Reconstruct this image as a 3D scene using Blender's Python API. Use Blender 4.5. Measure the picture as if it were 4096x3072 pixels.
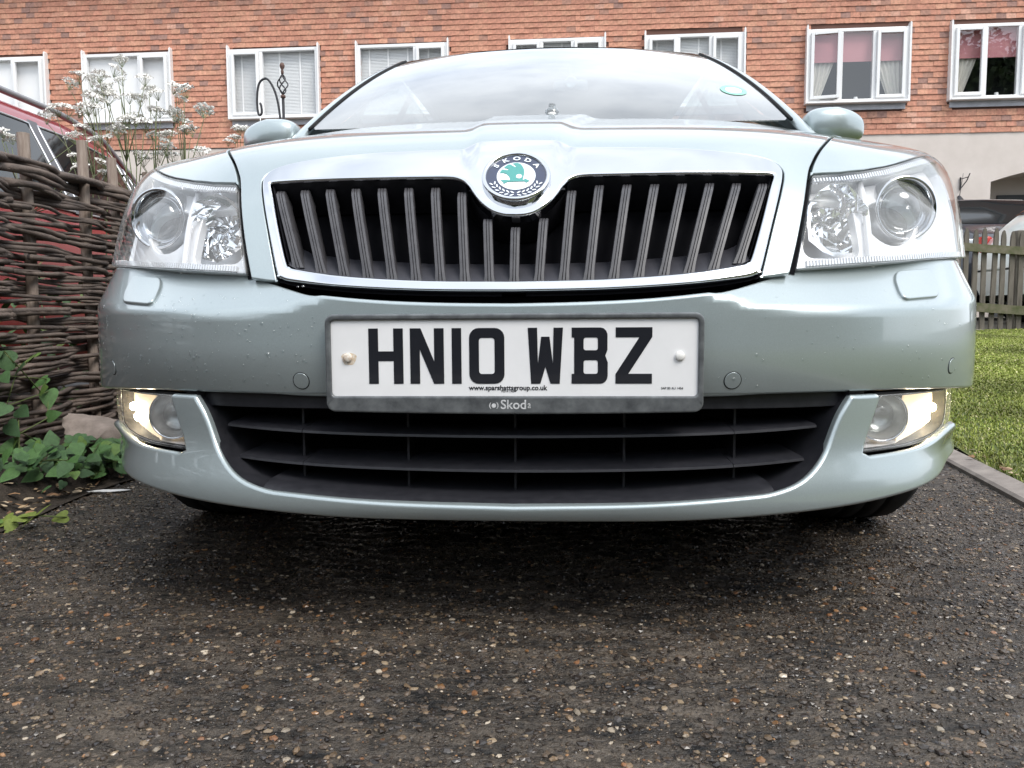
import bpy, bmesh, math, random
import numpy as np
from mathutils import Vector, Matrix
from mathutils.geometry import delaunay_2d_cdt
for o in list(bpy.data.objects): bpy.data.objects.remove(o, do_unlink=True)
scene = bpy.context.scene
COL = scene.collection
R = math.radians
random.seed(11); RNG = np.random.default_rng(11)

# ---------------------------------------------------------------- camera
cam_d = bpy.data.cameras.new('camera'); cam = bpy.data.objects.new('camera', cam_d); COL.objects.link(cam)
cam_d.sensor_width = 36.0; cam_d.lens = 36.0*3076/4096; cam_d.clip_start = .02; cam_d.clip_end = 2000
cam.matrix_world = Matrix.Translation((0, -1.08, .48)) @ Matrix.Rotation(R(85), 4, 'X') @ Matrix.Rotation(R(-.33), 4, 'Z')
scene.camera = cam

# ---------------------------------------------------------------- sky, sun, exposure
SUN_EL, SUN_AZ = 52.0, 140.0          # azimuth: compass degrees from +Y towards +X (sun veiled, behind the camera)
world = bpy.data.worlds.new('World'); scene.world = world; world.use_nodes = True
wn, wl = world.node_tree.nodes, world.node_tree.links; wn.clear()
w_out = wn.new('ShaderNodeOutputWorld'); w_bg = wn.new('ShaderNodeBackground'); w_sky = wn.new('ShaderNodeTexSky')
w_sky.sky_type = 'NISHITA'; w_sky.sun_disc = False; w_sky.sun_elevation = R(SUN_EL); w_sky.sun_rotation = R(SUN_AZ)
w_sky.air_density = 1.0; w_sky.dust_density = 2.0; w_sky.ozone_density = 1.0
w_tc = wn.new('ShaderNodeTexCoord'); w_map = wn.new('ShaderNodeMapping'); w_map.inputs['Scale'].default_value = (1.0, 1.0, 2.2)
w_no = wn.new('ShaderNodeTexNoise'); w_no.inputs['Scale'].default_value = 2.6; w_no.inputs['Detail'].default_value = 6; w_no.inputs['Roughness'].default_value = .55
w_rp = wn.new('ShaderNodeValToRGB'); w_rp.color_ramp.elements[0].position = .36; w_rp.color_ramp.elements[1].position = .62
w_rp.color_ramp.elements[0].color = (.58, .58, .58, 1); w_rp.color_ramp.elements[1].color = (1, 1, 1, 1)
w_mx = wn.new('ShaderNodeMix'); w_mx.data_type = 'RGBA'; w_mx.inputs['B'].default_value = (7.3, 7.8, 8.4, 1)   # veil of bright cloud
wl.new(w_tc.outputs['Generated'], w_map.inputs['Vector']); wl.new(w_map.outputs['Vector'], w_no.inputs['Vector'])
wl.new(w_no.outputs['Fac'], w_rp.inputs['Fac']); wl.new(w_rp.outputs['Color'], w_mx.inputs['Factor'])
wl.new(w_sky.outputs['Color'], w_mx.inputs['A']); wl.new(w_mx.outputs['Result'], w_bg.inputs['Color'])
w_bg.inputs['Strength'].default_value = .12; wl.new(w_bg.outputs['Background'], w_out.inputs['Surface'])
sun_d = bpy.data.lights.new('sun', 'SUN'); sun_d.energy = 1.5; sun_d.angle = R(28); sun_d.color = (1.0, .96, .90)
sun = bpy.data.objects.new('sun', sun_d); COL.objects.link(sun)
_az, _el = R(SUN_AZ), R(SUN_EL)
sun.rotation_euler = Vector((-math.sin(_az)*math.cos(_el), -math.cos(_az)*math.cos(_el), -math.sin(_el))).to_track_quat('-Z', 'Y').to_euler()
scene.view_settings.view_transform = 'Standard'; scene.view_settings.look = 'None'
scene.view_settings.gamma = 1.0; scene.view_settings.use_curve_mapping = False
scene.view_settings.exposure = 0.93
scene.render.engine = 'CYCLES'
scene.cycles.max_bounces = 8; scene.cycles.transparent_max_bounces = 16; scene.cycles.glossy_bounces = 5
scene.cycles.caustics_reflective = False; scene.cycles.caustics_refractive = False

# ---------------------------------------------------------------- helpers
def lin(c): return tuple(((v/255)/12.92 if v/255 <= .04045 else ((v/255+.055)/1.055)**2.4) for v in c)
MATS = {}
def pm(name, base=(.5, .5, .5), rough=.5, metal=0., spec=.5, coat=0., coat_rough=.03, emit=None, estr=0., var=None, bump=None, trans=0., ior=1.45, attr=None, rvar=None, sheen=0.):
    """principled material; var=(scale, dark, light, detail[, stretch]) colour grain, bump=(scale, strength, dist), rvar=(scale, lo, hi)"""
    if name in MATS: return MATS[name]
    m = bpy.data.materials.new(name); m.use_nodes = True; nt = m.node_tree; b = nt.nodes['Principled BSDF']; lk = nt.links.new
    b.inputs['Base Color'].default_value = (*base, 1); b.inputs['Roughness'].default_value = rough; b.inputs['Metallic'].default_value = metal
    b.inputs['Specular IOR Level'].default_value = spec; b.inputs['Coat Weight'].default_value = coat; b.inputs['Coat Roughness'].default_value = coat_rough
    b.inputs['Transmission Weight'].default_value = trans; b.inputs['IOR'].default_value = ior
    if emit: b.inputs['Emission Color'].default_value = (*emit, 1); b.inputs['Emission Strength'].default_value = estr
    tc = nt.nodes.new('ShaderNodeTexCoord'); src = None
    def noise(sc, det=4, rou=.55, stretch=None, vec='Object'):
        n = nt.nodes.new('ShaderNodeTexNoise'); n.inputs['Scale'].default_value = sc; n.inputs['Detail'].default_value = det; n.inputs['Roughness'].default_value = rou
        v = tc.outputs[vec]
        if stretch:
            mp = nt.nodes.new('ShaderNodeMapping'); mp.inputs['Scale'].default_value = stretch; lk(v, mp.inputs['Vector']); v = mp.outputs['Vector']
        lk(v, n.inputs['Vector']); return n
    if attr:
        a = nt.nodes.new('ShaderNodeAttribute'); a.attribute_name = attr; src = a.outputs['Color']
    if var:
        n = noise(var[0], var[3] if len(var) > 3 else 5, .6, var[4] if len(var) > 4 else None)
        rp = nt.nodes.new('ShaderNodeValToRGB'); rp.color_ramp.elements[0].position = .3; rp.color_ramp.elements[1].position = .7
        if attr:
            rp.color_ramp.elements[0].color = (var[1],)*3+(1,); rp.color_ramp.elements[1].color = (var[2],)*3+(1,)
            mu = nt.nodes.new('ShaderNodeMix'); mu.data_type = 'RGBA'; mu.blend_type = 'MULTIPLY'; mu.inputs['Factor'].default_value = 1
            lk(src, mu.inputs['A']); lk(rp.outputs['Color'], mu.inputs['B']); src = mu.outputs['Result']
        else:
            rp.color_ramp.elements[0].color = (*var[1], 1); rp.color_ramp.elements[1].color = (*var[2], 1); src = rp.outputs['Color']
        lk(n.outputs['Fac'], rp.inputs['Fac'])
    if src is not None: lk(src, b.inputs['Base Color'])
    if rvar:
        n = noise(rvar[0], 4); mr = nt.nodes.new('ShaderNodeMapRange'); mr.inputs['From Min'].default_value = .35; mr.inputs['From Max'].default_value = .65
        mr.inputs['To Min'].default_value = rvar[1]; mr.inputs['To Max'].default_value = rvar[2]; lk(n.outputs['Fac'], mr.inputs['Value']); lk(mr.outputs['Result'], b.inputs['Roughness'])
    if bump:
        n = noise(bump[0], 6, .65, bump[3] if len(bump) > 3 else None); bp = nt.nodes.new('ShaderNodeBump'); bp.inputs['Strength'].default_value = bump[1]; bp.inputs['Distance'].default_value = bump[2]
        lk(n.outputs['Fac'], bp.inputs['Height']); lk(bp.outputs['Normal'], b.inputs['Normal'])
    MATS[name] = m; return m
def glass_mat(name, tint=(.9, .95, .95), ior=1.5, rough=0.0, boost=1.0, haze_veil=0.0):
    """thin pane: transparent mixed with mirror by Fresnel"""
    m = bpy.data.materials.new(name); m.use_nodes = True; nt = m.node_tree; nt.nodes.clear(); lk = nt.links.new
    out = nt.nodes.new('ShaderNodeOutputMaterial'); mx = nt.nodes.new('ShaderNodeMixShader'); tr = nt.nodes.new('ShaderNodeBsdfTransparent'); gl = nt.nodes.new('ShaderNodeBsdfGlossy'); fr = nt.nodes.new('ShaderNodeFresnel')
    tr.inputs['Color'].default_value = (*tint, 1); gl.inputs['Roughness'].default_value = rough; fr.inputs['IOR'].default_value = ior
    ml = nt.nodes.new('ShaderNodeMath'); ml.operation = 'MULTIPLY'; ml.use_clamp = True; ml.inputs[1].default_value = boost
    geo = nt.nodes.new('ShaderNodeNewGeometry'); mi = nt.nodes.new('ShaderNodeMapRange'); mi.inputs['To Min'].default_value = ior; mi.inputs['To Max'].default_value = 1/ior   # same reflectance from either side of the sheet
    lk(geo.outputs['Backfacing'], mi.inputs['Value']); lk(mi.outputs['Result'], fr.inputs['IOR'])
    lk(fr.outputs['Fac'], ml.inputs[0]); lk(ml.outputs[0], mx.inputs['Fac']); lk(tr.outputs[0], mx.inputs[1]); lk(gl.outputs[0], mx.inputs[2])
    last = mx
    if haze_veil:
        df = nt.nodes.new('ShaderNodeBsdfDiffuse'); df.inputs['Color'].default_value = (.75, .75, .74, 1)
        tc = nt.nodes.new('ShaderNodeTexCoord'); no = nt.nodes.new('ShaderNodeTexNoise'); no.inputs['Scale'].default_value = 7; no.inputs['Detail'].default_value = 6
        mr = nt.nodes.new('ShaderNodeMapRange'); mr.inputs['From Min'].default_value = .35; mr.inputs['From Max'].default_value = .75; mr.inputs['To Max'].default_value = haze_veil
        lk(tc.outputs['Object'], no.inputs['Vector']); lk(no.outputs['Fac'], mr.inputs['Value'])
        m2 = nt.nodes.new('ShaderNodeMixShader'); lk(mr.outputs['Result'], m2.inputs['Fac']); lk(mx.outputs[0], m2.inputs[1]); lk(df.outputs[0], m2.inputs[2]); last = m2
    lk(last.outputs[0], out.inputs['Surface']); MATS[name] = m; return m

def mesh(verts, faces, smooth=True, normals=None, colors=None):
    me = bpy.data.meshes.new('mesh'); me.from_pydata([tuple(map(float, v)) for v in verts], [], [tuple(map(int, f)) for f in faces])
    if smooth: me.polygons.foreach_set('use_smooth', [True]*len(me.polygons))
    if colors is not None:
        ca = me.color_attributes.new('col', 'FLOAT_COLOR', 'POINT'); ca.data.foreach_set('color', np.asarray(colors, np.float32).ravel())
    me.update()
    if normals is not None: me.normals_split_custom_set_from_vertices([tuple(map(float, n)) for n in normals])
    return me
def fastmesh(V, Fc, smooth=True, colors=None):          # V (n,3), Fc (m,k) numpy
    V = np.ascontiguousarray(V, np.float32); Fc = np.ascontiguousarray(Fc, np.int32); k = Fc.shape[1]
    me = bpy.data.meshes.new('mesh'); me.vertices.add(len(V)); me.vertices.foreach_set('co', V.ravel())
    me.loops.add(Fc.size); me.loops.foreach_set('vertex_index', Fc.ravel()); me.polygons.add(len(Fc))
    me.polygons.foreach_set('loop_start', np.arange(0, Fc.size, k, dtype=np.int32))
    me.polygons.foreach_set('use_smooth', np.full(len(Fc), smooth))
    if colors is not None:
        ca = me.color_attributes.new('col', 'FLOAT_COLOR', 'POINT'); ca.data.foreach_set('color', np.ascontiguousarray(colors, np.float32).ravel())
    me.update(calc_edges=True); return me
def link(name, me, mat=None, parent=None, loc=None, rot=None):
    o = bpy.data.objects.new(name, me); COL.objects.link(o)
    if mat is not None and me is not None and len(me.materials) == 0: me.materials.append(mat)
    if parent is not None: o.parent = parent
    if loc is not None: o.location = loc
    if rot is not None: o.rotation_euler = rot
    return o
def tag(o, label=None, cat=None, group=None, kind=None):
    if label: o['label'] = label
    if cat: o['category'] = cat
    if group: o['group'] = group
    if kind: o['kind'] = kind
    return o
def empty(name, loc=(0, 0, 0), rz=0., parent=None):
    o = bpy.data.objects.new(name, None); COL.objects.link(o); o.location = loc; o.rotation_euler = (0, 0, rz); o.empty_display_size = .1
    if parent is not None: o.parent = parent
    return o
class MB:                                                # collects shapes into one mesh
    def __init__(s): s.v = []; s.f = []; s.c = []
    def add(s, V, Fc, col=None):
        n = len(s.v); s.v += [tuple(map(float, p)) for p in V]; s.f += [tuple(i+n for i in f) for f in Fc]
        if col is not None: s.c += [(*col, 1)]*len(V)
        return s
    def box(s, c, size, rot=None, bev=0., col=None):
        hx, hy, hz = [q/2 for q in size]
        if bev > 0:
            P = []; b = min(bev, hx*.9, hy*.9, hz*.9)
            bm = bmesh.new(); bmesh.ops.create_cube(bm, size=1)
            for v in bm.verts: v.co = Vector((v.co.x*size[0], v.co.y*size[1], v.co.z*size[2]))
            bmesh.ops.bevel(bm, geom=list(bm.edges), offset=b, segments=2, affect='EDGES', profile=.5); bm.verts.index_update()
            P = [v.co.copy() for v in bm.verts]; Fc = [[v.index for v in f.verts] for f in bm.faces]; bm.free()
        else:
            P = [Vector((x, y, z)) for x in (-hx, hx) for y in (-hy, hy) for z in (-hz, hz)]
            Fc = [(0, 1, 3, 2), (4, 6, 7, 5), (0, 4, 5, 1), (2, 3, 7, 6), (0, 2, 6, 4), (1, 5, 7, 3)]
        if rot is not None: P = [rot @ p for p in P]
        return s.add([p+Vector(c) for p in P], Fc, col)
    def tube(s, pts, rad, n=8, cap=True, col=None):
        pts = [Vector(p) for p in pts]; m = len(pts); rad = [rad]*m if not hasattr(rad, '__len__') else rad
        V = []; up = None
        for i, p in enumerate(pts):
            d = (pts[min(i+1, m-1)]-pts[max(i-1, 0)]).normalized()
            if up is None: up = d.orthogonal().normalized()
            up = (up-d*up.dot(d)); up = up.normalized() if up.length > 1e-6 else d.orthogonal().normalized()
            w = d.cross(up)
            for k in range(n):
                a = 2*math.pi*k/n; V.append(p+(up*math.cos(a)+w*math.sin(a))*rad[i])
        Fc = [(i*n+k, i*n+(k+1) % n, (i+1)*n+(k+1) % n, (i+1)*n+k) for i in range(m-1) for k in range(n)]
        if cap: Fc += [tuple(reversed(range(n))), tuple((m-1)*n+k for k in range(n))]
        return s.add(V, Fc, col)
    def lathe(s, prof, n=32, M=None, col=None):           # prof: (r, h) pairs about local z
        V = []; Fc = []
        for r, h in prof:
            for k in range(n):
                a = 2*math.pi*k/n; V.append(Vector((r*math.cos(a), r*math.sin(a), h)))
        for i in range(len(prof)-1):
            for k in range(n): Fc.append((i*n+k, i*n+(k+1) % n, (i+1)*n+(k+1) % n, (i+1)*n+k))
        if M is not None: V = [M @ v for v in V]
        return s.add(V, Fc, col)
    def poly(s, pts2, th, M=None, z0=0., col=None):         # extruded flat polygon in local xy, front at z0+th
        n = len(pts2); V = [Vector((x, y, z0+th)) for x, y in pts2]+[Vector((x, y, z0)) for x, y in pts2]
        ed = [(i, (i+1) % n) for i in range(n)]
        r = delaunay_2d_cdt([Vector((x, y)) for x, y in pts2], ed, [], 1, 1e-7)
        if len(r[0]) == n: tri = [tuple(f) for f in r[2]]; tri = [t if sum((pts2[t[i]][0]*pts2[t[(i+1) % 3]][1]-pts2[t[(i+1) % 3]][0]*pts2[t[i]][1]) for i in range(3)) > 0 else t[::-1] for t in tri]
        else: tri = [tuple(range(n))]
        Fc = list(tri)+[(i, (i+1) % n, n+(i+1) % n, n+i) for i in range(n)]
        if M is not None: V = [M @ v for v in V]
        return s.add(V, Fc, col)
    def mesh(s, smooth=False): return mesh(s.v, s.f, smooth, None, s.c if len(s.c) == len(s.v) and s.c else None)
    def build(s, name, mat, parent=None, smooth=False, auto=None):
        o = link(name, s.mesh(smooth or auto is not None), mat, parent)
        if auto is not None: autosmooth(o.data, auto)
        return o
def autosmooth(me, deg):
    me.polygons.foreach_set('use_smooth', [True]*len(me.polygons))
    try: me.set_sharp_from_angle(angle=R(deg))
    except Exception: pass
def text_mesh(body, size, M, th=.0004, align='CENTER', bold=0.):
    cu = bpy.data.curves.new('txt', 'FONT'); cu.body = body; cu.size = size; cu.align_x = align; cu.align_y = 'CENTER'; cu.extrude = th/2; cu.offset = bold; cu.resolution_u = 4
    ob = bpy.data.objects.new('txt', cu); COL.objects.link(ob); dg = bpy.context.evaluated_depsgraph_get()
    me = bpy.data.meshes.new_from_object(ob.evaluated_get(dg)); bpy.data.objects.remove(ob); bpy.data.curves.remove(cu)
    me.transform(M); return me
class Spl:                      # natural cubic spline, C2, vectorised
    def __init__(s,t,v):
        t=np.asarray(t,float);v=np.asarray(v,float);n=len(t);s.t=t;s.v=v
        h=np.diff(t);A=np.zeros((n,n));b=np.zeros(n);A[0,0]=A[-1,-1]=1
        for i in range(1,n-1):
            A[i,i-1]=h[i-1];A[i,i]=2*(h[i-1]+h[i]);A[i,i+1]=h[i]
            b[i]=6*((v[i+1]-v[i])/h[i]-(v[i]-v[i-1])/h[i-1])
        s.m=np.linalg.solve(A,b)
    def __call__(s,x):
        x=np.asarray(x,float);i=np.clip(np.searchsorted(s.t,x)-1,0,len(s.t)-2)
        h=s.t[i+1]-s.t[i];a=(s.t[i+1]-x)/h;b=(x-s.t[i])/h
        r=a*s.v[i]+b*s.v[i+1]+((a**3-a)*s.m[i]+(b**3-b)*s.m[i+1])*h*h/6
        hi=x>s.t[-1];k=len(s.t)-1;hh=s.t[k]-s.t[k-1]
        dv=(s.v[k]-s.v[k-1])/hh+hh*s.m[k-1]/6
        r=np.where(hi,s.v[k]+dv*(x-s.t[k]),r)
        dv0=(s.v[1]-s.v[0])/(s.t[1]-s.t[0])-(s.t[1]-s.t[0])*s.m[1]/6
        return np.where(x<s.t[0],s.v[0]+dv0*(x-s.t[0]),r)
def sstep(a,b,x):
    t=np.clip((np.asarray(x,float)-a)/(b-a),0,1);return t*t*t*(t*(6*t-15)+10)
# plan curve of the nose (x, y) in metres, car frame: x across, y back, z up
PX=[-.309,-.15,0,.15,.309,.476,.60,.687,.76,.81,.845,.868,.88]
PY=[.018,.013,.012,.013,.018,.054,.115,.180,.262,.345,.445,.57,.75]
d=np.hypot(np.diff(PX),np.diff(PY));PU=np.concatenate([[0],np.cumsum(d)]);PU-=PU[2]
_sx=Spl(PU,PX);_sy=Spl(PU,PY)
def planxy(u):
    s=np.sign(u)+(u==0);a=np.abs(u);return s*_sx(a),_sy(a)
_ut=np.linspace(0,1.3,1500);_xt=_sx(_ut)
def u_of_x(x): return np.sign(x)*np.interp(np.abs(x),_xt,_ut)
def Yp(x): return _sy(np.interp(np.abs(x),_xt,_ut))
def plann(u):                    # inward unit normal of plan
    e=1e-4;x1,y1=planxy(u+e);x0,y0=planxy(u-e);tx,ty=x1-x0,y1-y0;l=np.hypot(tx,ty)
    return -ty/l,tx/l
# bumper
_zc=Spl([0,.2,.27,.33,.40,.60,1.0,1.3],[.54,.53,.514,.496,.488,.491,.508,.515])
def bump_off(u,z):
    a=np.abs(u);zc=_zc(a);q=z-zc
    o=(.55-.32*sstep(.5,.95,a))*(np.sqrt(q*q+.0035**2)+q)            # slopes back above the crease
    low=.44-z
    o=o+np.where(low>0,(.22-.19*sstep(.55,.9,a))*low*low/.08,0)                          # face tucks in downward
    o=o+.02*(z-.44)*(z<.6)
    return o
def B(u,z,off=0.):
    u=np.asarray(u,float);z=np.asarray(z,float)
    x,y=planxy(u);nx,ny=plann(u);o=bump_off(u,z)+off
    return np.stack([x+nx*o,y+ny*o,z+0*x],-1)
# lower bumper: lip rolls forward then under
_lo=Spl([.10,.165,.19,.215,.245,.28,.33,.37],[.10,.020,-.006,-.013,-.008,.002,.005,.005])
def L(u,z,off=0.):
    u=np.asarray(u,float);z=np.asarray(z,float)
    x,y=planxy(u);nx,ny=plann(u);o=_lo(z)+sstep(.58,.88,np.abs(u))*(.008+.028*(1-sstep(.25,.305,z)))+off
    return np.stack([x+nx*o,y+ny*o,z+0*x],-1)
# upper nose + bonnet: profile (w back, z) by t
TW=[.030,.050,.078,.110,.150,.205,.290,.430,.620,.850,1.05,1.25]
TZ=[.500,.550,.610,.665,.715,.757,.803,.857,.907,.951,.982,1.005]
dd=np.hypot(np.diff(TW),np.diff(TZ));TT=np.concatenate([[0],np.cumsum(dd)])
_tz=Spl(TT,TZ)
_wz=Spl([.500,.550,.610,.665,.715,.757,.790,.817,.849,.896,.9505,.988,1.010],[.030,.050,.078,.110,.150,.190,.242,.318,.430,.600,.800,1.00,1.20])
def _tw(t): return _wz(_tz(t))
_cr=Spl([0,.2,.42,.55,.65,.74,.80,.84,.9],[0,.002,.005,.008,.010,.002,-.002,.010,.05])
def F(x,t,off=0.):
    x=np.asarray(x,float);t=np.asarray(t,float);a=np.abs(x)
    z=_tz(t);w=_wz(z);y=Yp(x)+w
    k=sstep(.10,.33,t)
    z=z-_cr(a)*k
    xv=.072+.07*(np.clip(y,.1,1.2)-.15)                            # raised centre of the bonnet
    z=z+.011*sstep(.20,.30,t)*sstep(-.022,.022,xv-a)
    P=np.stack([x+np.sign(x)*sstep(.5,.82,a)*(.006+.015*sstep(.06,.3,t)),y,z],-1)
    if np.any(off!=0):
        e=1e-4;n=np.cross(F(x+e,t)-F(x-e,t),F(x,t+e)-F(x,t-e));n/=np.linalg.norm(n,axis=-1,keepdims=True)+1e-12
        P=P+n*np.asarray(off)[...,None] if np.ndim(off) else P+n*off
    return P
def bend(P):
    P=np.array(P,float);y=P[...,1];P[...,0]+=.045*(1-np.exp(-np.maximum(0,y-.35)/.7));return P
# ---------------------------------------------------------------- panel tools
def crv(pts, n=6, closed=False):                          # Catmull-Rom through points
    P = [np.array(p, float) for p in pts]; m = len(P); out = []
    rng = range(m if closed else m-1)
    for i in rng:
        p0, p1, p2, p3 = (P[(i-1) % m], P[i], P[(i+1) % m], P[(i+2) % m]) if closed else (P[max(i-1, 0)], P[i], P[i+1], P[min(i+2, m-1)])
        for k in range(n):
            t = k/n; out.append(.5*((2*p1)+(-p0+p2)*t+(2*p0-5*p1+4*p2-p3)*t*t+(-p0+3*p1-3*p2+p3)*t**3))
    if not closed: out.append(P[-1])
    return [tuple(q) for q in out]
def resample(pts, step):
    out = []
    for i in range(len(pts)):
        a, b = np.array(pts[i]), np.array(pts[(i+1) % len(pts)]); d = np.linalg.norm(b-a)
        if d < 1e-6: continue
        k = max(1, int(math.ceil(d/step)))
        for j in range(k): out.append(tuple(a+(b-a)*j/k))
    return out
def area2(p): p = np.array(p); q = np.roll(p, -1, 0); return float(np.sum(p[:, 0]*q[:, 1]-q[:, 0]*p[:, 1]))
def inside(px, py, poly):
    r = np.zeros(len(px), bool); n = len(poly)
    for i in range(n):
        x1, y1 = poly[i]; x2, y2 = poly[(i+1) % n]
        if y1 == y2: continue
        c = ((y1 > py) != (y2 > py)) & (px < (x2-x1)*(py-y1)/(y2-y1)+x1); r ^= c
    return r
def mir(pts): return [(-a, b) for a, b in pts][::-1]
def sym(right): return right+[(-a, b) for a, b in right[::-1] if abs(a) > 1e-6]      # right: centre .. centre
def rrect(a0, a1, b0, b1, r, n=5):
    out = []
    for cx, cy, s in ((a1-r, b0+r, -90), (a1-r, b1-r, 0), (a0+r, b1-r, 90), (a0+r, b0+r, 180)):
        for k in range(n+1): an = R(s+90*k/n); out.append((cx+r*math.cos(an), cy+r*math.sin(an)))
    return out
def circ(a, b, r, n=28, ry=None): return [(a+r*math.cos(2*math.pi*k/n), b+(ry or r)*math.sin(2*math.pi*k/n)) for k in range(n)]
def nrm(surf, a, b, e=2e-4):
    n = np.cross(surf(a+e, b)-surf(a-e, b), surf(a, b+e)-surf(a, b-e)); return n/(np.linalg.norm(n, axis=-1, keepdims=True)+1e-15)
def panel_mesh(outline, surf, step=.02, th=.010, roll=.0016, holes=(), bendit=True, nroll=3):
    def inset(lp):                                             # leave room for the rolled edge
        A = np.array(lp); d = np.roll(A, -1, 0)-np.roll(A, 1, 0); ou = np.stack([d[:, 1], -d[:, 0]], 1); ou /= np.linalg.norm(ou, axis=1, keepdims=True)+1e-12
        return [tuple(q) for q in A-ou*roll*.9]
    loops = [resample(outline if area2(outline) > 0 else outline[::-1], step)]+[resample(h if area2(h) < 0 else h[::-1], step) for h in holes]
    if roll > .0015: loops = [inset(l) for l in loops]
    pts = []; edges = []
    for lp in loops:
        s = len(pts); pts += lp; edges += [(s+i, s+(i+1) % len(lp)) for i in range(len(lp))]
    P = np.array(pts); nb = len(pts); lo, hi = P.min(0), P.max(0)
    gx, gy = np.meshgrid(np.arange(lo[0], hi[0], step), np.arange(lo[1]+step*.5, hi[1], step)); gx = gx+((np.arange(gx.shape[0]) % 2)*.5*step)[:, None]; gx, gy = gx.ravel(), gy.ravel()
    ok = inside(gx, gy, loops[0])
    for h in loops[1:]: ok &= ~inside(gx, gy, h)
    gx, gy = gx[ok], gy[ok]
    if len(gx):
        dm = np.min((gx[:, None]-P[None, :, 0])**2+(gy[:, None]-P[None, :, 1])**2, 1); k = dm > (.45*step)**2; gx, gy = gx[k], gy[k]
    allp = pts+list(zip(gx, gy))
    r = delaunay_2d_cdt([Vector((float(a), float(b))) for a, b in allp], edges, [], 0, 1e-9)
    V2 = np.array([(v.x, v.y) for v in r[0]]); orig = r[3]; T = np.array([f for f in r[2] if len(f) == 3])
    c = V2[T].mean(1); ok = inside(c[:, 0], c[:, 1], loops[0])
    for h in loops[1:]: ok &= ~inside(c[:, 0], c[:, 1], h)
    T = T[ok]; a, b, cc = V2[T[:, 0]], V2[T[:, 1]], V2[T[:, 2]]
    ar = (b[:, 0]-a[:, 0])*(cc[:, 1]-a[:, 1])-(b[:, 1]-a[:, 1])*(cc[:, 0]-a[:, 0]); T = T[np.abs(ar) > 1e-12]; ar = ar[np.abs(ar) > 1e-12]; T[ar < 0] = T[ar < 0][:, ::-1]
    V = surf(V2[:, 0], V2[:, 1]); N = nrm(surf, V2[:, 0], V2[:, 1]); Fc = [tuple(t) for t in T]
    remap = {}
    for i, og in enumerate(orig):
        for q in og: remap[q] = i
    VV = [V]; NN = [N]; base = len(V); s = 0
    for lp in loops:
        m = len(lp); A = np.array(lp); d = np.roll(A, -1, 0)-np.roll(A, 1, 0); ou = np.stack([d[:, 1], -d[:, 0]], 1); ou /= np.linalg.norm(ou, axis=1, keepdims=True)+1e-12
        p = surf(A[:, 0], A[:, 1]); n = nrm(surf, A[:, 0], A[:, 1]); e = 4e-4
        to = surf(A[:, 0]+ou[:, 0]*e, A[:, 1]+ou[:, 1]*e)-surf(A[:, 0]-ou[:, 0]*e, A[:, 1]-ou[:, 1]*e); to -= n*np.sum(to*n, 1, keepdims=True); to /= np.linalg.norm(to, axis=1, keepdims=True)+1e-12
        rings = [[remap.get(s+i, s+i) for i in range(m)]]
        for k in range(1, nroll+1):
            an = math.pi/2*k/nroll; VV.append(p+to*roll*math.sin(an)-n*roll*(1-math.cos(an))); NN.append(n*math.cos(an)+to*math.sin(an)); rings.append(list(range(base, base+m))); base += m
        VV.append(p+to*roll-n*th); NN.append(to); rings.append(list(range(base, base+m))); base += m
        for q in range(len(rings)-1):
            for i in range(m):
                j = (i+1) % m; Fc.append((rings[q+1][i], rings[q+1][j], rings[q][j], rings[q][i]))
        s += m
    V = np.concatenate(VV); N = np.concatenate(NN)
    if bendit: V = bend(V)
    return mesh(V, Fc, True, N)
def panel(name, outline, surf, mat, parent, **kw): return link(name, panel_mesh(outline, surf, **kw), mat, parent)
def wall_mesh(outline, surf, o0, o1, step=.015, bendit=True, inner=True, close=True):   # strip between two offsets of a surface along an outline
    A = np.array(resample(outline if area2(outline) > 0 else outline[::-1], step)) if close else np.array(outline)
    p = surf(A[:, 0], A[:, 1], o0); q = surf(A[:, 0], A[:, 1], o1); V = np.concatenate([p, q]); m = len(A)
    if bendit: V = bend(V)
    Fc = [(i, (i+1) % m, m+(i+1) % m, m+i) for i in range(m if close else m-1)]
    if inner: Fc = [f[::-1] for f in Fc]
    return mesh(V, Fc, True)
def frame_at(p, n, up=(0, 0, 1)):                           # local z = n, local y ~ up
    n = Vector(n).normalized(); x = Vector(up).cross(n).normalized(); y = n.cross(x)
    M = Matrix((x, y, n)).transposed().to_4x4(); M.translation = Vector(p); return M

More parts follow.
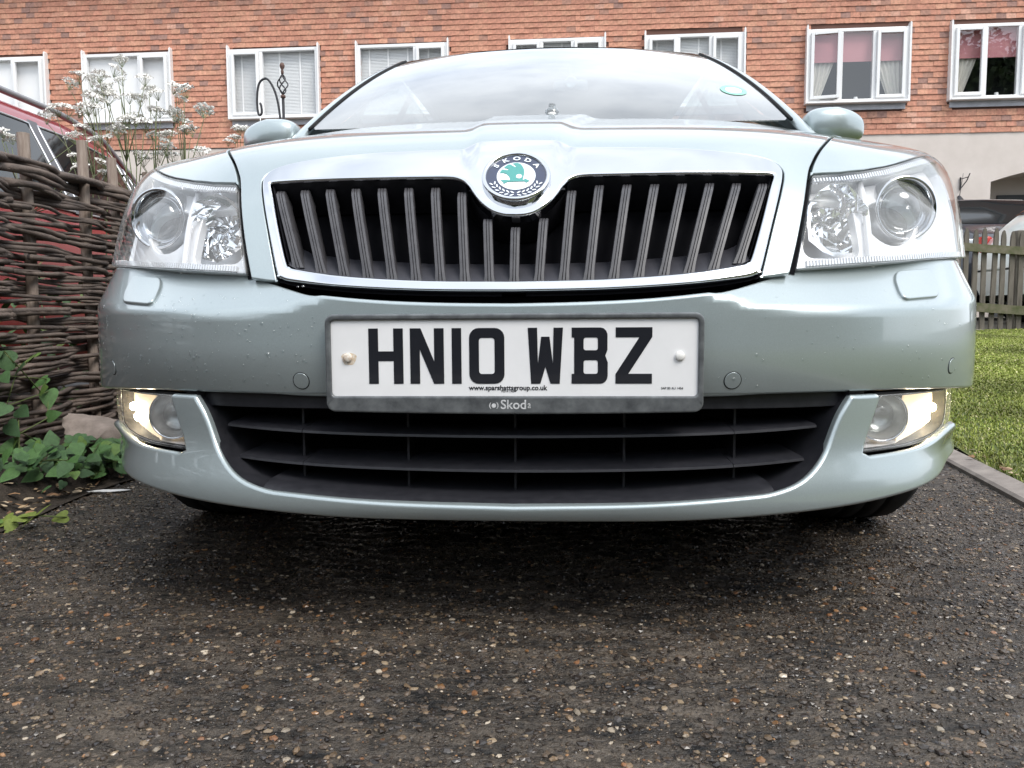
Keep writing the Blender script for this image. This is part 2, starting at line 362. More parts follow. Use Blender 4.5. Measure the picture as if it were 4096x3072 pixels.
# ---------------------------------------------------------------- materials of the car
def paint_mat(name, base, metal=.75, rough=.33, flake=.10):
    m = pm(name, base, rough, metal, coat=1.0, coat_rough=.025); nt = m.node_tree; b = nt.nodes['Principled BSDF']; lk = nt.links.new
    tc = nt.nodes.new('ShaderNodeTexCoord'); n = nt.nodes.new('ShaderNodeTexNoise'); n.inputs['Scale'].default_value = 1400; n.inputs['Detail'].default_value = 1
    n2 = nt.nodes.new('ShaderNodeTexNoise'); n2.inputs['Scale'].default_value = 6; n2.inputs['Detail'].default_value = 6; n2.inputs['Roughness'].default_value = .7
    rp = nt.nodes.new('ShaderNodeMapRange'); rp.inputs['From Min'].default_value = .3; rp.inputs['From Max'].default_value = .7; rp.inputs['To Min'].default_value = 1-flake; rp.inputs['To Max'].default_value = 1+flake
    mu = nt.nodes.new('ShaderNodeVectorMath'); mu.operation = 'SCALE'; mu.inputs[0].default_value = base
    lk(tc.outputs['Object'], n.inputs['Vector']); lk(n.outputs['Fac'], rp.inputs['Value']); lk(rp.outputs['Result'], mu.inputs['Scale']); lk(mu.outputs['Vector'], b.inputs['Base Color'])
    mr = nt.nodes.new('ShaderNodeMapRange'); mr.inputs['From Min'].default_value = .35; mr.inputs['From Max'].default_value = .75; mr.inputs['To Min'].default_value = .02; mr.inputs['To Max'].default_value = .12
    lk(tc.outputs['Object'], n2.inputs['Vector']); lk(n2.outputs['Fac'], mr.inputs['Value']); lk(mr.outputs['Result'], b.inputs['Coat Roughness']); return m
PAINT = paint_mat('silver_green_metallic_paint', (.385, .442, .450), .56, .36)
CHROME = pm('chrome', (.62, .63, .65), .05, 1.0, rvar=(14, .03, .10))
SILVER = pm('silvered_plastic', (.82, .83, .85), .22, 1.0)
MIRRORM = pm('reflector_silver', (.93, .94, .95), .05, 1.0)
BLACK = pm('black_grille_plastic', (.019, .019, .023), .40, 0, spec=.42, var=(60, (.014, .0145, .018), (.026, .026, .031)), bump=(900, .15, .0004))
DARKP = pm('dark_grey_plastic', (.055, .055, .062), .5, 0, var=(40, (.042, .042, .05), (.07, .07, .078)), bump=(700, .2, .0004))
VOID = pm('matt_black', (.008, .008, .010), .9, 0, spec=.1)
RUB = pm('rubber', (.018, .018, .019), .8, 0, spec=.3, bump=(90, .3, .002))
LENSG = glass_mat('clear_lamp_cover', (.97, .975, .98), 1.45, .0, 1.2, .30)  # aged haze of the cover, thickened into a white veil that brightens the lamps
SCREEN = glass_mat('windscreen_glass', (.50, .58, .60), 1.52, .0, 2.4, .10)
SIDEG = glass_mat('side_window_glass', (.45, .52, .50), 1.52, .0, 1.2)
PGLASS = glass_mat('projector_glass', (.88, .92, .93), 1.6, .0, 2.2, .12)
BULBG = pm('lamp_lens_glass', (.95, .97, 1.0), .02, 0, trans=1.0, ior=1.5)

car = empty('silver_green_estate_car', (.0005, 0, 0), R(-3.4))
tag(car, 'pale silver-green car seen head on with both fog lamps lit', 'car')

# ---- bonnet, wings
HF = crv([(0, .311), (.03, .311), (.055, .3095), (.075, .3085), (.095, .308), (.13, .309), (.18, .3075), (.245, .3045), (.33, .2935), (.385, .280), (.410, .264), (.4195, .243), (.4175, .222), (.408, .190), (.386, .122), (.362, .046), (.3595, .0385)], 5)
GAP = [(.405, .051), (.4255, .115), (.4595, .2325), (.473, .27), (.498, .325), (.545, .41), (.60, .52), (.652, .64), (.69, .78), (.705, .90)]
def t_at_w(w): return float(np.interp(w, _tw(_tg), _tg))
_tg = np.linspace(0, 1.6, 800)
def rear_t(x): return t_at_w(.985+.17*(x/.685)**2-float(Yp(x)))
hood_r = HF+[(.375, .040), (.4025, .0445)]+crv(GAP, 5)+[(x, rear_t(x)) for x in (.705, .66, .6, .5, .4, .3, .2, .1, .04, 0)]
bonnet = panel('bonnet', sym(hood_r), F, PAINT, car, step=.018, th=.014, roll=.0022)
HLT = [(.4665, .233), (.519, .2435), (.57, .2625), (.62, .289), (.645, .3055), (.69, .338), (.74, .369), (.78, .390), (.80, .3985)]
wing_r = [(a+.0005, b+.0065) for a, b in HLT]+[(.83, .44), (.846, .50), (.846, .60), (.80, .74), (.722, .93)]+[(a+.0062, b) for a, b in crv(GAP[2:], 5)][::-1]
for sg, nm in ((1, 'wing'), (-1, 'wing')):
    panel(nm, wing_r if sg > 0 else mir(wing_r), F, PAINT, car, step=.02, th=.016, roll=.002)
# black gap backing behind the nose so that the seams read dark
def ribbon(name, path, w, off, parent):
    P = np.array(crv(path, 5)); d_ = np.gradient(P, axis=0); d_ /= np.linalg.norm(d_, axis=1, keepdims=True); q = np.stack([-d_[:, 1], d_[:, 0]], 1)*w
    V = np.concatenate([F((P+q)[:, 0], (P+q)[:, 1], off), F((P-q)[:, 0], (P-q)[:, 1], off)]); n = len(P)
    return link(name, mesh(bend(V), [(i, i+1, n+i+1, n+i) for i in range(n-1)], True), VOID, parent)
for sg in (1, -1):
    ribbon('seam_liner', [(sg*(a+.002), b) for a, b in GAP], .011, -.013, car)
    ribbon('seam_liner', [(sg*a, b) for a, b in ((.36, .030), (.41, .042), (.5, .052), (.6, .060), (.72, .072), (.80, .082), (.838, .090))], .012, -.045, car)
    ribbon('seam_liner', [(sg*a, b+.003) for a, b in HLT], .008, -.014, car)

# ---- chrome grille surround
GO = crv([(0, .306), (.03, .306), (.055, .3045), (.075, .3035), (.095, .303), (.13, .304), (.18, .3025), (.245, .2995), (.33, .2885), (.382, .2755), (.406, .261), (.4155, .243), (.4135, .222), (.404, .190), (.382, .122), (.3585, .048), (.352, .0425), (.33, .036), (.25, .0255), (.13, .0185), (0, .0165)], 5)
GI = crv([(0, .1435), (.018, .145), (.036, .153), (.052, .168), (.064, .186), (.074, .204), (.086, .217), (.105, .2235), (.15, .225), (.25, .2265), (.33, .2275), (.385, .2275), (.4005, .226)], 4)+crv([(.3985, .218), (.388, .190), (.366, .122), (.347, .068), (.340, .0605), (.326, .0555), (.25, .0435), (.13, .0352), (0, .0332)], 4)
grille = empty('radiator_grille', parent=car)
def Fchrome(a, b, o=0.): return F(a, b, .0045)
panel('chrome_surround', sym(GO), Fchrome, CHROME, grille, step=.011, th=.020, roll=.0045, holes=[sym(GI)], nroll=4)
ribbon('surround_seam', [(a, b+.002) for a, b in GO[::3]], .006, -.006, grille); ribbon('surround_seam', [(-a, b+.002) for a, b in GO[::3]], .006, -.006, grille)
link('grille_throat', wall_mesh(sym([(a*.992, .13+(b-.13)*.985) for a, b in GI]), F, -.0015, -.07, .02), BLACK, grille)
# rounded lip below the surround and dark slot under it
V = []; us = np.linspace(-.42, .42, 60)
st = MB(); pr = [F(u, max(0, .010+.03*max(0, abs(u)-.33)), -.006) for u in us]; pr2 = [B(u_of_x(u), .508+.06*abs(u)**2, .035) for u in us]
Vv = [*pr, *[p+np.array([0, .03, -.012]) for p in pr2]]; st.add(bend(np.array(Vv)), [(i, i+1, 61+i, 60+i) for i in range(59)])
st.build('slot_under_grille', BLACK, grille, True)
# back of the opening, lower shelf, fins
panel('grille_backing', sym([(0, .02), (.36, .04), (.42, .235), (.42, .24), (0, .24)]), lambda a, b, o=0.: F(a, b, -.075), VOID, grille, step=.03, th=.001)
sh = MB(); us = np.linspace(-.345, .345, 70); lowt = lambda a: float(np.interp(abs(a), [0, .13, .25, .326, .345], [.0332, .0352, .0435, .0555, .066]))
rows = [[F(u, lowt(u)+.0005, -.002)+np.array(d_) for u in us] for d_ in ((0, 0, 0), (0, .014, .007), (0, .036, .020), (0, .066, .030))]
VS = bend(np.array([p for r in rows for p in r])); sh.add(VS, [(k*70+i, k*70+i+1, (k+1)*70+i+1, (k+1)*70+i) for k in range(3) for i in range(69)])
sh.build('grille_shelf', pm('grille_shelf_plastic', (.045, .045, .054), .4), grille, True)
FIN = pm('grille_fin_plastic', (.066, .064, .070), .42, 0, var=(50, (.050, .049, .054), (.082, .080, .086)), bump=(700, .2, .0004))
toplim = lambda a: float(np.interp(abs(a), [0, .018, .036, .052, .066, .08, .10, .4], [.134, .136, .144, .158, .178, .202, .219, .225]))
for i in range(-9, 10):
    x0, x1 = .0362*i, .0432*i; t0 = lowt(x0)-.002; t1 = toplim(x1)
    if abs(i) == 9: t0 = .062; x0 = .0366*i
    sec = [(-.0055, -.034), (-.0074, -.003), (-.0065, 0), (-.0027, .0003), (-.0020, -.0016), (-.0013, .0003), (.0013, .0003), (.0020, -.0016), (.0027, .0003), (.0065, 0), (.0074, -.003), (.0055, -.034)]
    n = 9; V = []
    for k in range(n):
        q = k/(n-1); xx = x0+(x1-x0)*q; t = t0+(t1-t0)*q; dp = -.004-.010*max(0, (q-.86)/.14)**2; fl = 1+.30*max(0, (.14-q)/.14)**2
        p = F(xx, t, dp); nn = nrm(F, np.array(xx), np.array(t))
        for a, b in sec: V.append(p+np.array([a*fl, 0, 0])+nn*b)
    m = len(sec); Fc = [(k*m+j, k*m+j+1, (k+1)*m+j+1, (k+1)*m+j) for k in range(n-1) for j in range(m-1)]+[tuple((n-1)*m+j for j in range(m)), tuple(range(m))[::-1]]
    o = link('grille_fin', mesh(bend(np.array(V)), Fc, True), FIN, grille); autosmooth(o.data, 40)
tb = MB(); p = F(-.118, .125, -.035); tb.box(p, (.0065, .01, .034), bev=.003); tb.build('bonnet_catch', pm('grey_metal', (.35, .35, .37), .4, .6), grille)

# ---- badge
bp = F(0., .213, .0125); bn = nrm(F, np.array(0.), np.array(.215)); BM = frame_at(bp, bn)
badge = empty('badge', parent=car)
m = MB(); m.lathe([(.0535, -.014), (.0535, -.002), (.0525, .0015), (.0505, .003), (.0480, .0028), (.0465, .001), (.0460, -.001)], 64, BM); m.build('badge_ring', CHROME, badge, True)
m = MB(); m.lathe([(.0, -.0012), (.0462, -.0012)], 64, BM); m.build('badge_field', pm('navy_enamel', (.018, .028, .075), .18, .0, coat=1.0), badge)
BW = pm('badge_silver', (.86, .88, .88), .2, .75); BG = pm('badge_green', (.045, .30, .27), .25, 0, coat=1.0)
m = MB(); m.lathe([(.0, -.0004), (.0300, -.0004), (.0302, -.0012)], 56, BM); m.build('badge_disc', BW, badge)
arrow = [(865, 685), (905, 725), (915, 755), (945, 745), (985, 720), (1280, 715), (1310, 740), (1370, 705), (1295, 665), (1265, 685), (1250, 680), (1255, 640), (1275, 560), (1270, 480), (1240, 410), (1200, 360), (1150, 338), (1110, 340), (1065, 350), (1118, 398), (1125, 415), (1105, 422), (1020, 365), (985, 370), (940, 400), (912, 435), (985, 455), (996, 472), (975, 485), (880, 468), (852, 510), (845, 540), (900, 538), (960, 560), (1005, 610), (1030, 660), (1020, 690), (940, 678)]
uv = lambda x, y: ((x-1132)/512*.045, -(y-600)/415*.045)
ar = [uv(*p) for p in arrow]; ar = ar if area2(ar) > 0 else ar[::-1]
m = MB(); m.poly(ar, .0005, BM, -.0003); m.build('winged_arrow', BG, badge)
m = MB(); m.poly(circ(*uv(1183, 617), .0047, 20), .0005, BM, .0001); m.build('arrow_eye', BW, badge)
for ch, a in zip('SKODA', (-54, -27, 0, 27, 54)):
    T = BM @ Matrix.Rotation(R(-a), 4, 'Z') @ Matrix.Translation((0, .0385, -.0006)) @ Matrix.Diagonal((1.3, 1, 1, 1))
    link('badge_letter', text_mesh(ch, .0112, T, .0006, bold=.0004), BW, badge)
m = MB()
for s in (-1, 1):
    for k, a in enumerate(np.linspace(8, 66, 6)):
        for off, sc in ((.0355, 1), (.0415, 1)):
            ce = (s*off*math.sin(R(a)), -off*math.cos(R(a))); an = R(a)*s+(.5 if off < .04 else -.5)*s
            m.poly([(ce[0]+.0036*math.cos(q)*math.cos(an)-.0013*math.sin(q)*math.sin(an), ce[1]+.0036*math.cos(q)*math.sin(an)+.0013*math.sin(q)*math.cos(an)) for q in np.linspace(0, 2*math.pi, 10, endpoint=False)], .0005, BM, -.0008)
m.build('laurel', BW, badge)

# ---- bumper
BT = [(0, .4985), (.10, .500), (.197, .5045), (.287, .514), (.36, .5305), (.42, .5455), (.45, .5525), (.60, .5605), (.75, .570), (.90, .578), (1.0, .582), (1.17, .585)]
BBt = [(1.17, .345), (1.0, .349), (.84, .355), (.75, .360), (.57, .3655), (.38, .366), (.30, .363), (.15, .362), (0, .362)]
bumper = panel('bumper', sym(crv(BT, 4)+crv(BBt, 4)), B, PAINT, car, step=.011, th=.016, roll=.0055, nroll=4)
LB = [(0, .1815), (.2, .1835), (.35, .193), (.5, .204), (.6, .213), (.7, .2235), (.8, .232), (1.0, .235), (1.15, .24)]
FOGB = [(1.15, .262), (1.0, .268), (.90, .277), (.845, .288), (.81, .2945), (.778, .2905), (.74, .2835), (.69, .2790), (.627, .2755), (.533, .2730)]
INT = [(.501, .3620), (.481, .334), (.455, .2825), (.416, .247), (.37, .2295), (.32, .2235), (.17, .212), (0, .2075)]
low_r = crv(LB, 4)+crv(FOGB, 4)+crv([(.5225, .2775), (.540, .317), (.5575, .3585)], 3)+[(.5545, .3620)]+crv(INT, 5)
panel('lower_bumper', sym(low_r), L, PAINT, car, step=.012, th=.012, roll=.0065, nroll=5)
# lower air intake
intake = empty('lower_air_intake', parent=car)
io = sym([(0, .370), (.50, .370)]+crv(INT, 5))
link('intake_wall', wall_mesh([(a, b) for a, b in io], L, .006, .16, .02), BLACK, intake)
panel('intake_backing', sym([(0, .375), (.52, .375), (.47, .24), (.36, .205), (0, .195)]), lambda a, b, o=0.: L(a, b*0+.28, .15)*[1, 1, 0]+np.stack([a*0, a*0, b], -1), VOID, intake, step=.05, th=.001)
us = np.linspace(-.372, .372, 50)
lz = lambda u: float(np.interp(abs(u), [0, .17, .32, .37, .416], [.2075, .212, .2235, .2295, .247]))
rows = [[L(u, lz(u)-.004, .003+.001) for u in us], [L(u, lz(u)+.0035, .012) for u in us], [L(u, lz(u)+.007, .03)*[1, 1, 0]+np.array([0, 0, lz(u)+.009]) for u in us], [L(u, .26, .12)*[1, 1, 0]+np.array([0, 0, lz(u)+.017]) for u in us]]
sh = MB(); sh.add(bend(np.array([p for r in rows for p in r])), [(k*50+i, k*50+i+1, (k+1)*50+i+1, (k+1)*50+i) for k in range(3) for i in range(49)]); sh.build('intake_sill', BLACK, intake, True)
for zc, ze, hw in ((.3055, .3155, .462), (.2545, .2680, .440)):
    for sa, sb in ((-hw, -.3235), (-.3225, .3225), (.3235, hw)):
        us = np.linspace(sa, sb, 30); sec = [(.000, -.0020), (.001, .0016), (.004, .0030), (.075, .013), (.075, .008), (.004, -.0030)]
        V = []
        for u in us:
            x, y = planxy(np.array(u)); nx, ny = plann(np.array(u)); z = zc+(ze-zc)*(abs(u)/.46)**2; o0 = .020+.014*(abs(u)/.46)**2
            for a, b in sec: V.append((x+nx*(o0+a), y+ny*(o0+a), z+b))
        mm = len(sec); Fc = [(k*mm+j, k*mm+(j+1) % mm, (k+1)*mm+(j+1) % mm, (k+1)*mm+j) for k in range(len(us)-1) for j in range(mm)]+[tuple(range(mm)), tuple((len(us)-1)*mm+j for j in range(mm))[::-1]]
        o = link('intake_slat', mesh(bend(np.array(V)), Fc, True), BLACK, intake); autosmooth(o.data, 35)
for x in (-.327, -.163, 0, .163, .327):
    m = MB(); y0 = float(Yp(x)); m.box((x, y0+.085, .29), (.0035, .06, .16)); o = m.build('intake_rib', BLACK, intake)
# dark surround above the intake, behind the plate
panel('intake_header', sym([(0, .345), (.52, .345), (.56, .372), (0, .372)]), lambda a, b, o=0.: L(a, b, .022), BLACK, car, step=.03, th=.05)

# ---- number plate
plate = empty('number_plate', parent=car)
PZ = .4225
pmv = pm('white_reflective_plate', (.80, .80, .81), .32, 0, var=(9, (.75, .75, .755), (.83, .83, .835)), bump=(300, .05, .0003))
m = MB(); PMx = Matrix(((1, 0, 0, 0), (0, 0, -1, 0), (0, 1, 0, PZ), (0, 0, 0, 1)))     # local xy -> car xz, +z towards the camera
m.poly(rrect(-.260, .260, -.0555, .0555, .008, 6), .003, PMx, -.003); m.build('plate_sheet', pmv, plate)
INK = pm('plate_black', (.012, .013, .018), .28, 0, coat=.4)
k = .0002701
def cx(v): return (v-1117.5)*k
ZT, ZB = .0420, -.0365
def rects(rs): return [[(a, c), (b, c), (b, d), (a, d)] for a, b, c, d in rs]
H_ = ZT-ZB; zz = lambda q: ZB+H_*q
glyph = {}
a, b = cx(362), cx(545); s = .0138
mid = zz(.5)
glyph['H'] = [[(a, ZB), (a+s, ZB), (a+s, mid-s/2), (b-s, mid-s/2), (b-s, ZB), (b, ZB), (b, ZT), (b-s, ZT), (b-s, mid+s/2), (a+s, mid+s/2), (a+s, ZT), (a, ZT)]]
a, b = cx(582), cx(760)
glyph['N'] = [[(a, ZB), (a+s, ZB), (a+s, zz(.62)), (b-s*1.05, ZB), (b, ZB), (b, ZT), (b-s, ZT), (b-s, zz(.40)), (a+s*1.1, ZT), (a, ZT)]]
a, b = cx(802), cx(852); glyph['I'] = [[(a, ZB), (b, ZB), (b, ZT), (a, ZT)]]
a, b = cx(893), cx(1077)
outer = rrect(a, b, ZB, ZT, .0135, 5); inner = rrect(a+s, b-s, ZB+s, ZT-s, .004, 4)
def ring(outer, inner):                                      # polygon with a hole -> two halves
    def half(pts, top): return pts
    return outer, inner
a2, b2 = cx(1199), cx(1381); c2 = (a2+b2)/2
glyph['W'] = [[(a2, ZT), (a2+.0045, ZB), (a2+.0175, ZB), (c2, zz(.30)), (b2-.0175, ZB), (b2-.0045, ZB), (b2, ZT), (b2-s*.95, ZT), (b2-s*.95-.001, zz(.36)), (c2+.0058, zz(.84)), (c2-.0058, zz(.84)), (a2+s*.95+.001, zz(.36)), (a2+s*.95, ZT)][::-1]]
a4, b4 = cx(1652), cx(1839)
glyph['Z'] = [[(a4, ZB), (b4, ZB), (b4, ZB+s), (a4+.0178, ZB+s), (b4, ZT-.0135), (b4, ZT), (a4, ZT), (a4, ZT-s), (b4-.0178, ZT-s), (a4, ZB+.0135)]]
for ch, pl in glyph.items():
    m = MB()
    for p in pl: m.poly(p if area2(p) > 0 else p[::-1], .0004, PMx, .0002)
    m.build('plate_character', INK, plate)
def holed(outer, holes, M, z0, th):
    me_pts = [outer if area2(outer) > 0 else outer[::-1]]+[h if area2(h) < 0 else h[::-1] for h in holes]
    pts = [p for l in me_pts for p in l]; ed = []; s0 = 0
    for l in me_pts: ed += [(s0+i, s0+(i+1) % len(l)) for i in range(len(l))]; s0 += len(l)
    r = delaunay_2d_cdt([Vector(p) for p in pts], ed, [], 0, 1e-9); V2 = [(v.x, v.y) for v in r[0]]; T = []
    for f in r[2]:
        c = np.mean([V2[i] for i in f], 0); ok = inside(np.array([c[0]]), np.array([c[1]]), me_pts[0])[0]
        for h in me_pts[1:]: ok &= not inside(np.array([c[0]]), np.array([c[1]]), h)[0]
        if ok:
            ar_ = sum(V2[f[i]][0]*V2[f[(i+1) % 3]][1]-V2[f[(i+1) % 3]][0]*V2[f[i]][1] for i in range(3)); T.append(tuple(f) if ar_ > 0 else tuple(f)[::-1])
    n = len(V2); V = [M @ Vector((x, y, z0+th)) for x, y in V2]+[M @ Vector((x, y, z0)) for x, y in V2]
    T += [(b, a, a+n, b+n) for a, b in ed]; return V, T
m = MB(); m.add(*holed(outer, [inner], PMx, .0002, .0004)); m.build('plate_character', INK, plate)
a3, b3 = cx(1426), cx(1612)
Bo = [(a3, ZB), (b3-.010, ZB)]+[(b3-.010+.010*math.cos(t), ZB+.011+.011*math.sin(t)) for t in np.linspace(-1.3, 0, 4)]+[(b3, zz(.38)), (b3-.0035, zz(.50)), (b3-.0005, zz(.60)), (b3-.0005, ZT-.011)]+[(b3-.0105+.010*math.cos(t), ZT-.011+.011*math.sin(t)) for t in np.linspace(.2, 1.5, 4)]+[(a3, ZT), (a3, ZT-s), (a3+.0035, ZT-s), (a3+.0035, ZB+s), (a3, ZB+s)]
m = MB(); m.add(*holed(Bo, [rrect(a3+.0035+s*.95, b3-s, ZB+s, mid-s*.45, .003, 3), rrect(a3+.0035+s*.95, b3-s, mid+s*.55, ZT-s, .003, 3)], PMx, .0002, .0004)); m.build('plate_character', INK, plate)
def ptext(body, px, py, size, name='plate_small_print', mat=INK, M=PMx, bold=0., z=.0004): return link(name, text_mesh(body, size, M @ Matrix.Translation((cx(px), (305-py)*.000264, z)), .0003, bold=bold), mat, plate)
ptext('www.sparshattsgroup.co.uk', 1094, 466, .0098, bold=.00018); ptext('PO14 1AL', 1093, 484, .0042); ptext('SAP BS AU 145d', 1943, 468, .0044)
CAPM = pm('screw_cap_white', (.80, .79, .76), .35); 
m = MB(); m.lathe([(0, .0045), (.0045, .0042), (.0064, .003), (.0068, .0003)], 20, PMx @ Matrix.Translation((cx(250), .0005, 0))); m.build('screw_cap', pm('screw_cap_rust_stained', (.72, .66, .56), .4, var=(220, (.45, .30, .18), (.82, .80, .74))), plate, True)
m = MB(); m.lathe([(0, .0045), (.0045, .0042), (.0064, .003), (.0068, .0003)], 20, PMx @ Matrix.Translation((cx(1980), .002, 0))); m.build('screw_cap', CAPM, plate, True)
m = MB(); m.poly([(cx(256)+.0105*math.cos(t)*(1+.15*math.sin(3*t)), -.0012+.0105*math.sin(t)*(1+.2*math.cos(2*t))) for t in np.linspace(0, 2*math.pi, 18, endpoint=False)], .00015, PMx, .0001); m.build('rust_stain', pm('rust_stain', (.62, .50, .36), .5, var=(260, (.55, .40, .24), (.76, .72, .66))), plate)
# plate holder
FRM = pm('weathered_plate_frame', (.12, .13, .135), .34, .25, var=(45, (.07, .075, .08), (.17, .18, .185)), bump=(220, .2, .0006))
fo = rrect(-.2660, .2660, -.0760, .0622, .013, 7); fi = rrect(-.2580, .2580, -.0540, .0540, .006, 5)
fo = [(a, b-(.0035*(1-(a/.27)**2) if b < -.05 else 0)) for a, b in resample(fo, .03)]
frame = link('plate_frame', None, None, plate) if False else None
fr = MB(); fr.add(*holed(fo, [fi], PMx, -.020, .0245)); fro = fr.build('plate_frame', FRM, plate)
bv = fro.modifiers.new('bevel', 'BEVEL'); bv.width = .0028; bv.segments = 3; bv.limit_method = 'ANGLE'; bv.angle_limit = R(50)
FT = pm('worn_print', (.62, .63, .63), .5, var=(300, (.40, .41, .42), (.74, .74, .74)))
link('frame_lettering', text_mesh('Skod', .0185, PMx @ Matrix.Translation((cx(1124), -.0662, .0047)), .0003, bold=.0002), FT, fro)
link('frame_lettering', text_mesh('a', .0185, PMx @ Matrix.Translation((cx(1206), -.0662, .0047)) @ Matrix.Diagonal((.6, .8, 1, 1)), .0003), FT, fro)
m = MB()
m.poly(circ(cx(1021), -.0672, .0032, 12), .0003, PMx, .0045)
for s_ in (-1, 1): m.poly([(cx(1021)+s_*(.0052*math.cos(t)), -.0672+.0062*math.sin(t)) for t in np.linspace(-.8, .8, 7)]+[(cx(1021)+s_*(.0066*math.cos(t)), -.0672+.0062*math.sin(t)) for t in np.linspace(.8, -.8, 7)], .0003, PMx, .0045)
m.build('frame_logo', FT, fro)

# ---- parking sensors and headlamp washer covers
for u in (-.312, .312, -.735, .735):
    z = .388 if abs(u) < .5 else .398; ca = math.hypot(*[float(q) for q in (0, 1)])
    su = 1.0
    m_ = panel('parking_sensor', circ(u, z, .0112, 26), lambda a, b, o=0.: B(a, b, -.0012), PAINT, bumper, step=.006, th=.004, roll=.0006)
    panel('sensor_seal', circ(u, z, .0128, 26), lambda a, b, o=0.: B(a, b, -.0004), RUB, m_, step=.006, th=.002, roll=.0003)
for sg in (-1, 1):
    o = rrect(.598, .704, .5055, .5525, .019, 6); o = [(a+(b-.5065)*.80, b+(a-.65)*.06) for a, b in o]
    panel('washer_cover', o if sg > 0 else mir(o), lambda a, b, o=0.: B(a, b, -.0065), PAINT, bumper, step=.010, th=.008, roll=.003, nroll=4)
# rain drops on the bumper
N = 420; du = RNG.uniform(-.80, .80, N); dz = RNG.uniform(.375, .53, N); du[:230] = -np.abs(RNG.normal(.48, .14, 230)); ok = (np.abs(du) > .285) & (dz < _zc(np.abs(du))+.03) & (np.abs(du) < .80); du, dz = du[ok], dz[ok]
ring8 = np.array([(math.cos(t), math.sin(t)) for t in np.linspace(0, 2*math.pi, 8, endpoint=False)]); dv = MB()
for a, b in zip(du, dz):
    r0 = RNG.uniform(.0008, .0021)*(1 if RNG.random() > .12 else 1.6); st_ = RNG.uniform(1.0, 1.5); p = B(np.array(a), np.array(b), -.0001); n = nrm(B, np.array(a), np.array(b)); T = frame_at(p, n)
    V = []; Fc = []
    for rr, hh in ((1, 0), (.75, .42), (.38, .60)): V += [T @ Vector((q[0]*rr*r0, q[1]*rr*r0*st_, hh*r0)) for q in ring8]
    V.append(T @ Vector((0, 0, .66*r0))); Fc = [(k*8+i, k*8+(i+1) % 8, k*8+8+(i+1) % 8, k*8+8+i) for k in range(2) for i in range(8)]+[(16+i, 16+(i+1) % 8, 24) for i in range(8)]
    dv.add(bend(np.array(V)), Fc)
o = dv.build('rain_drops', glass_mat('water', (.93, .95, .95), 1.33, .0, 4.0), bumper, True); o['kind'] = 'stuff'

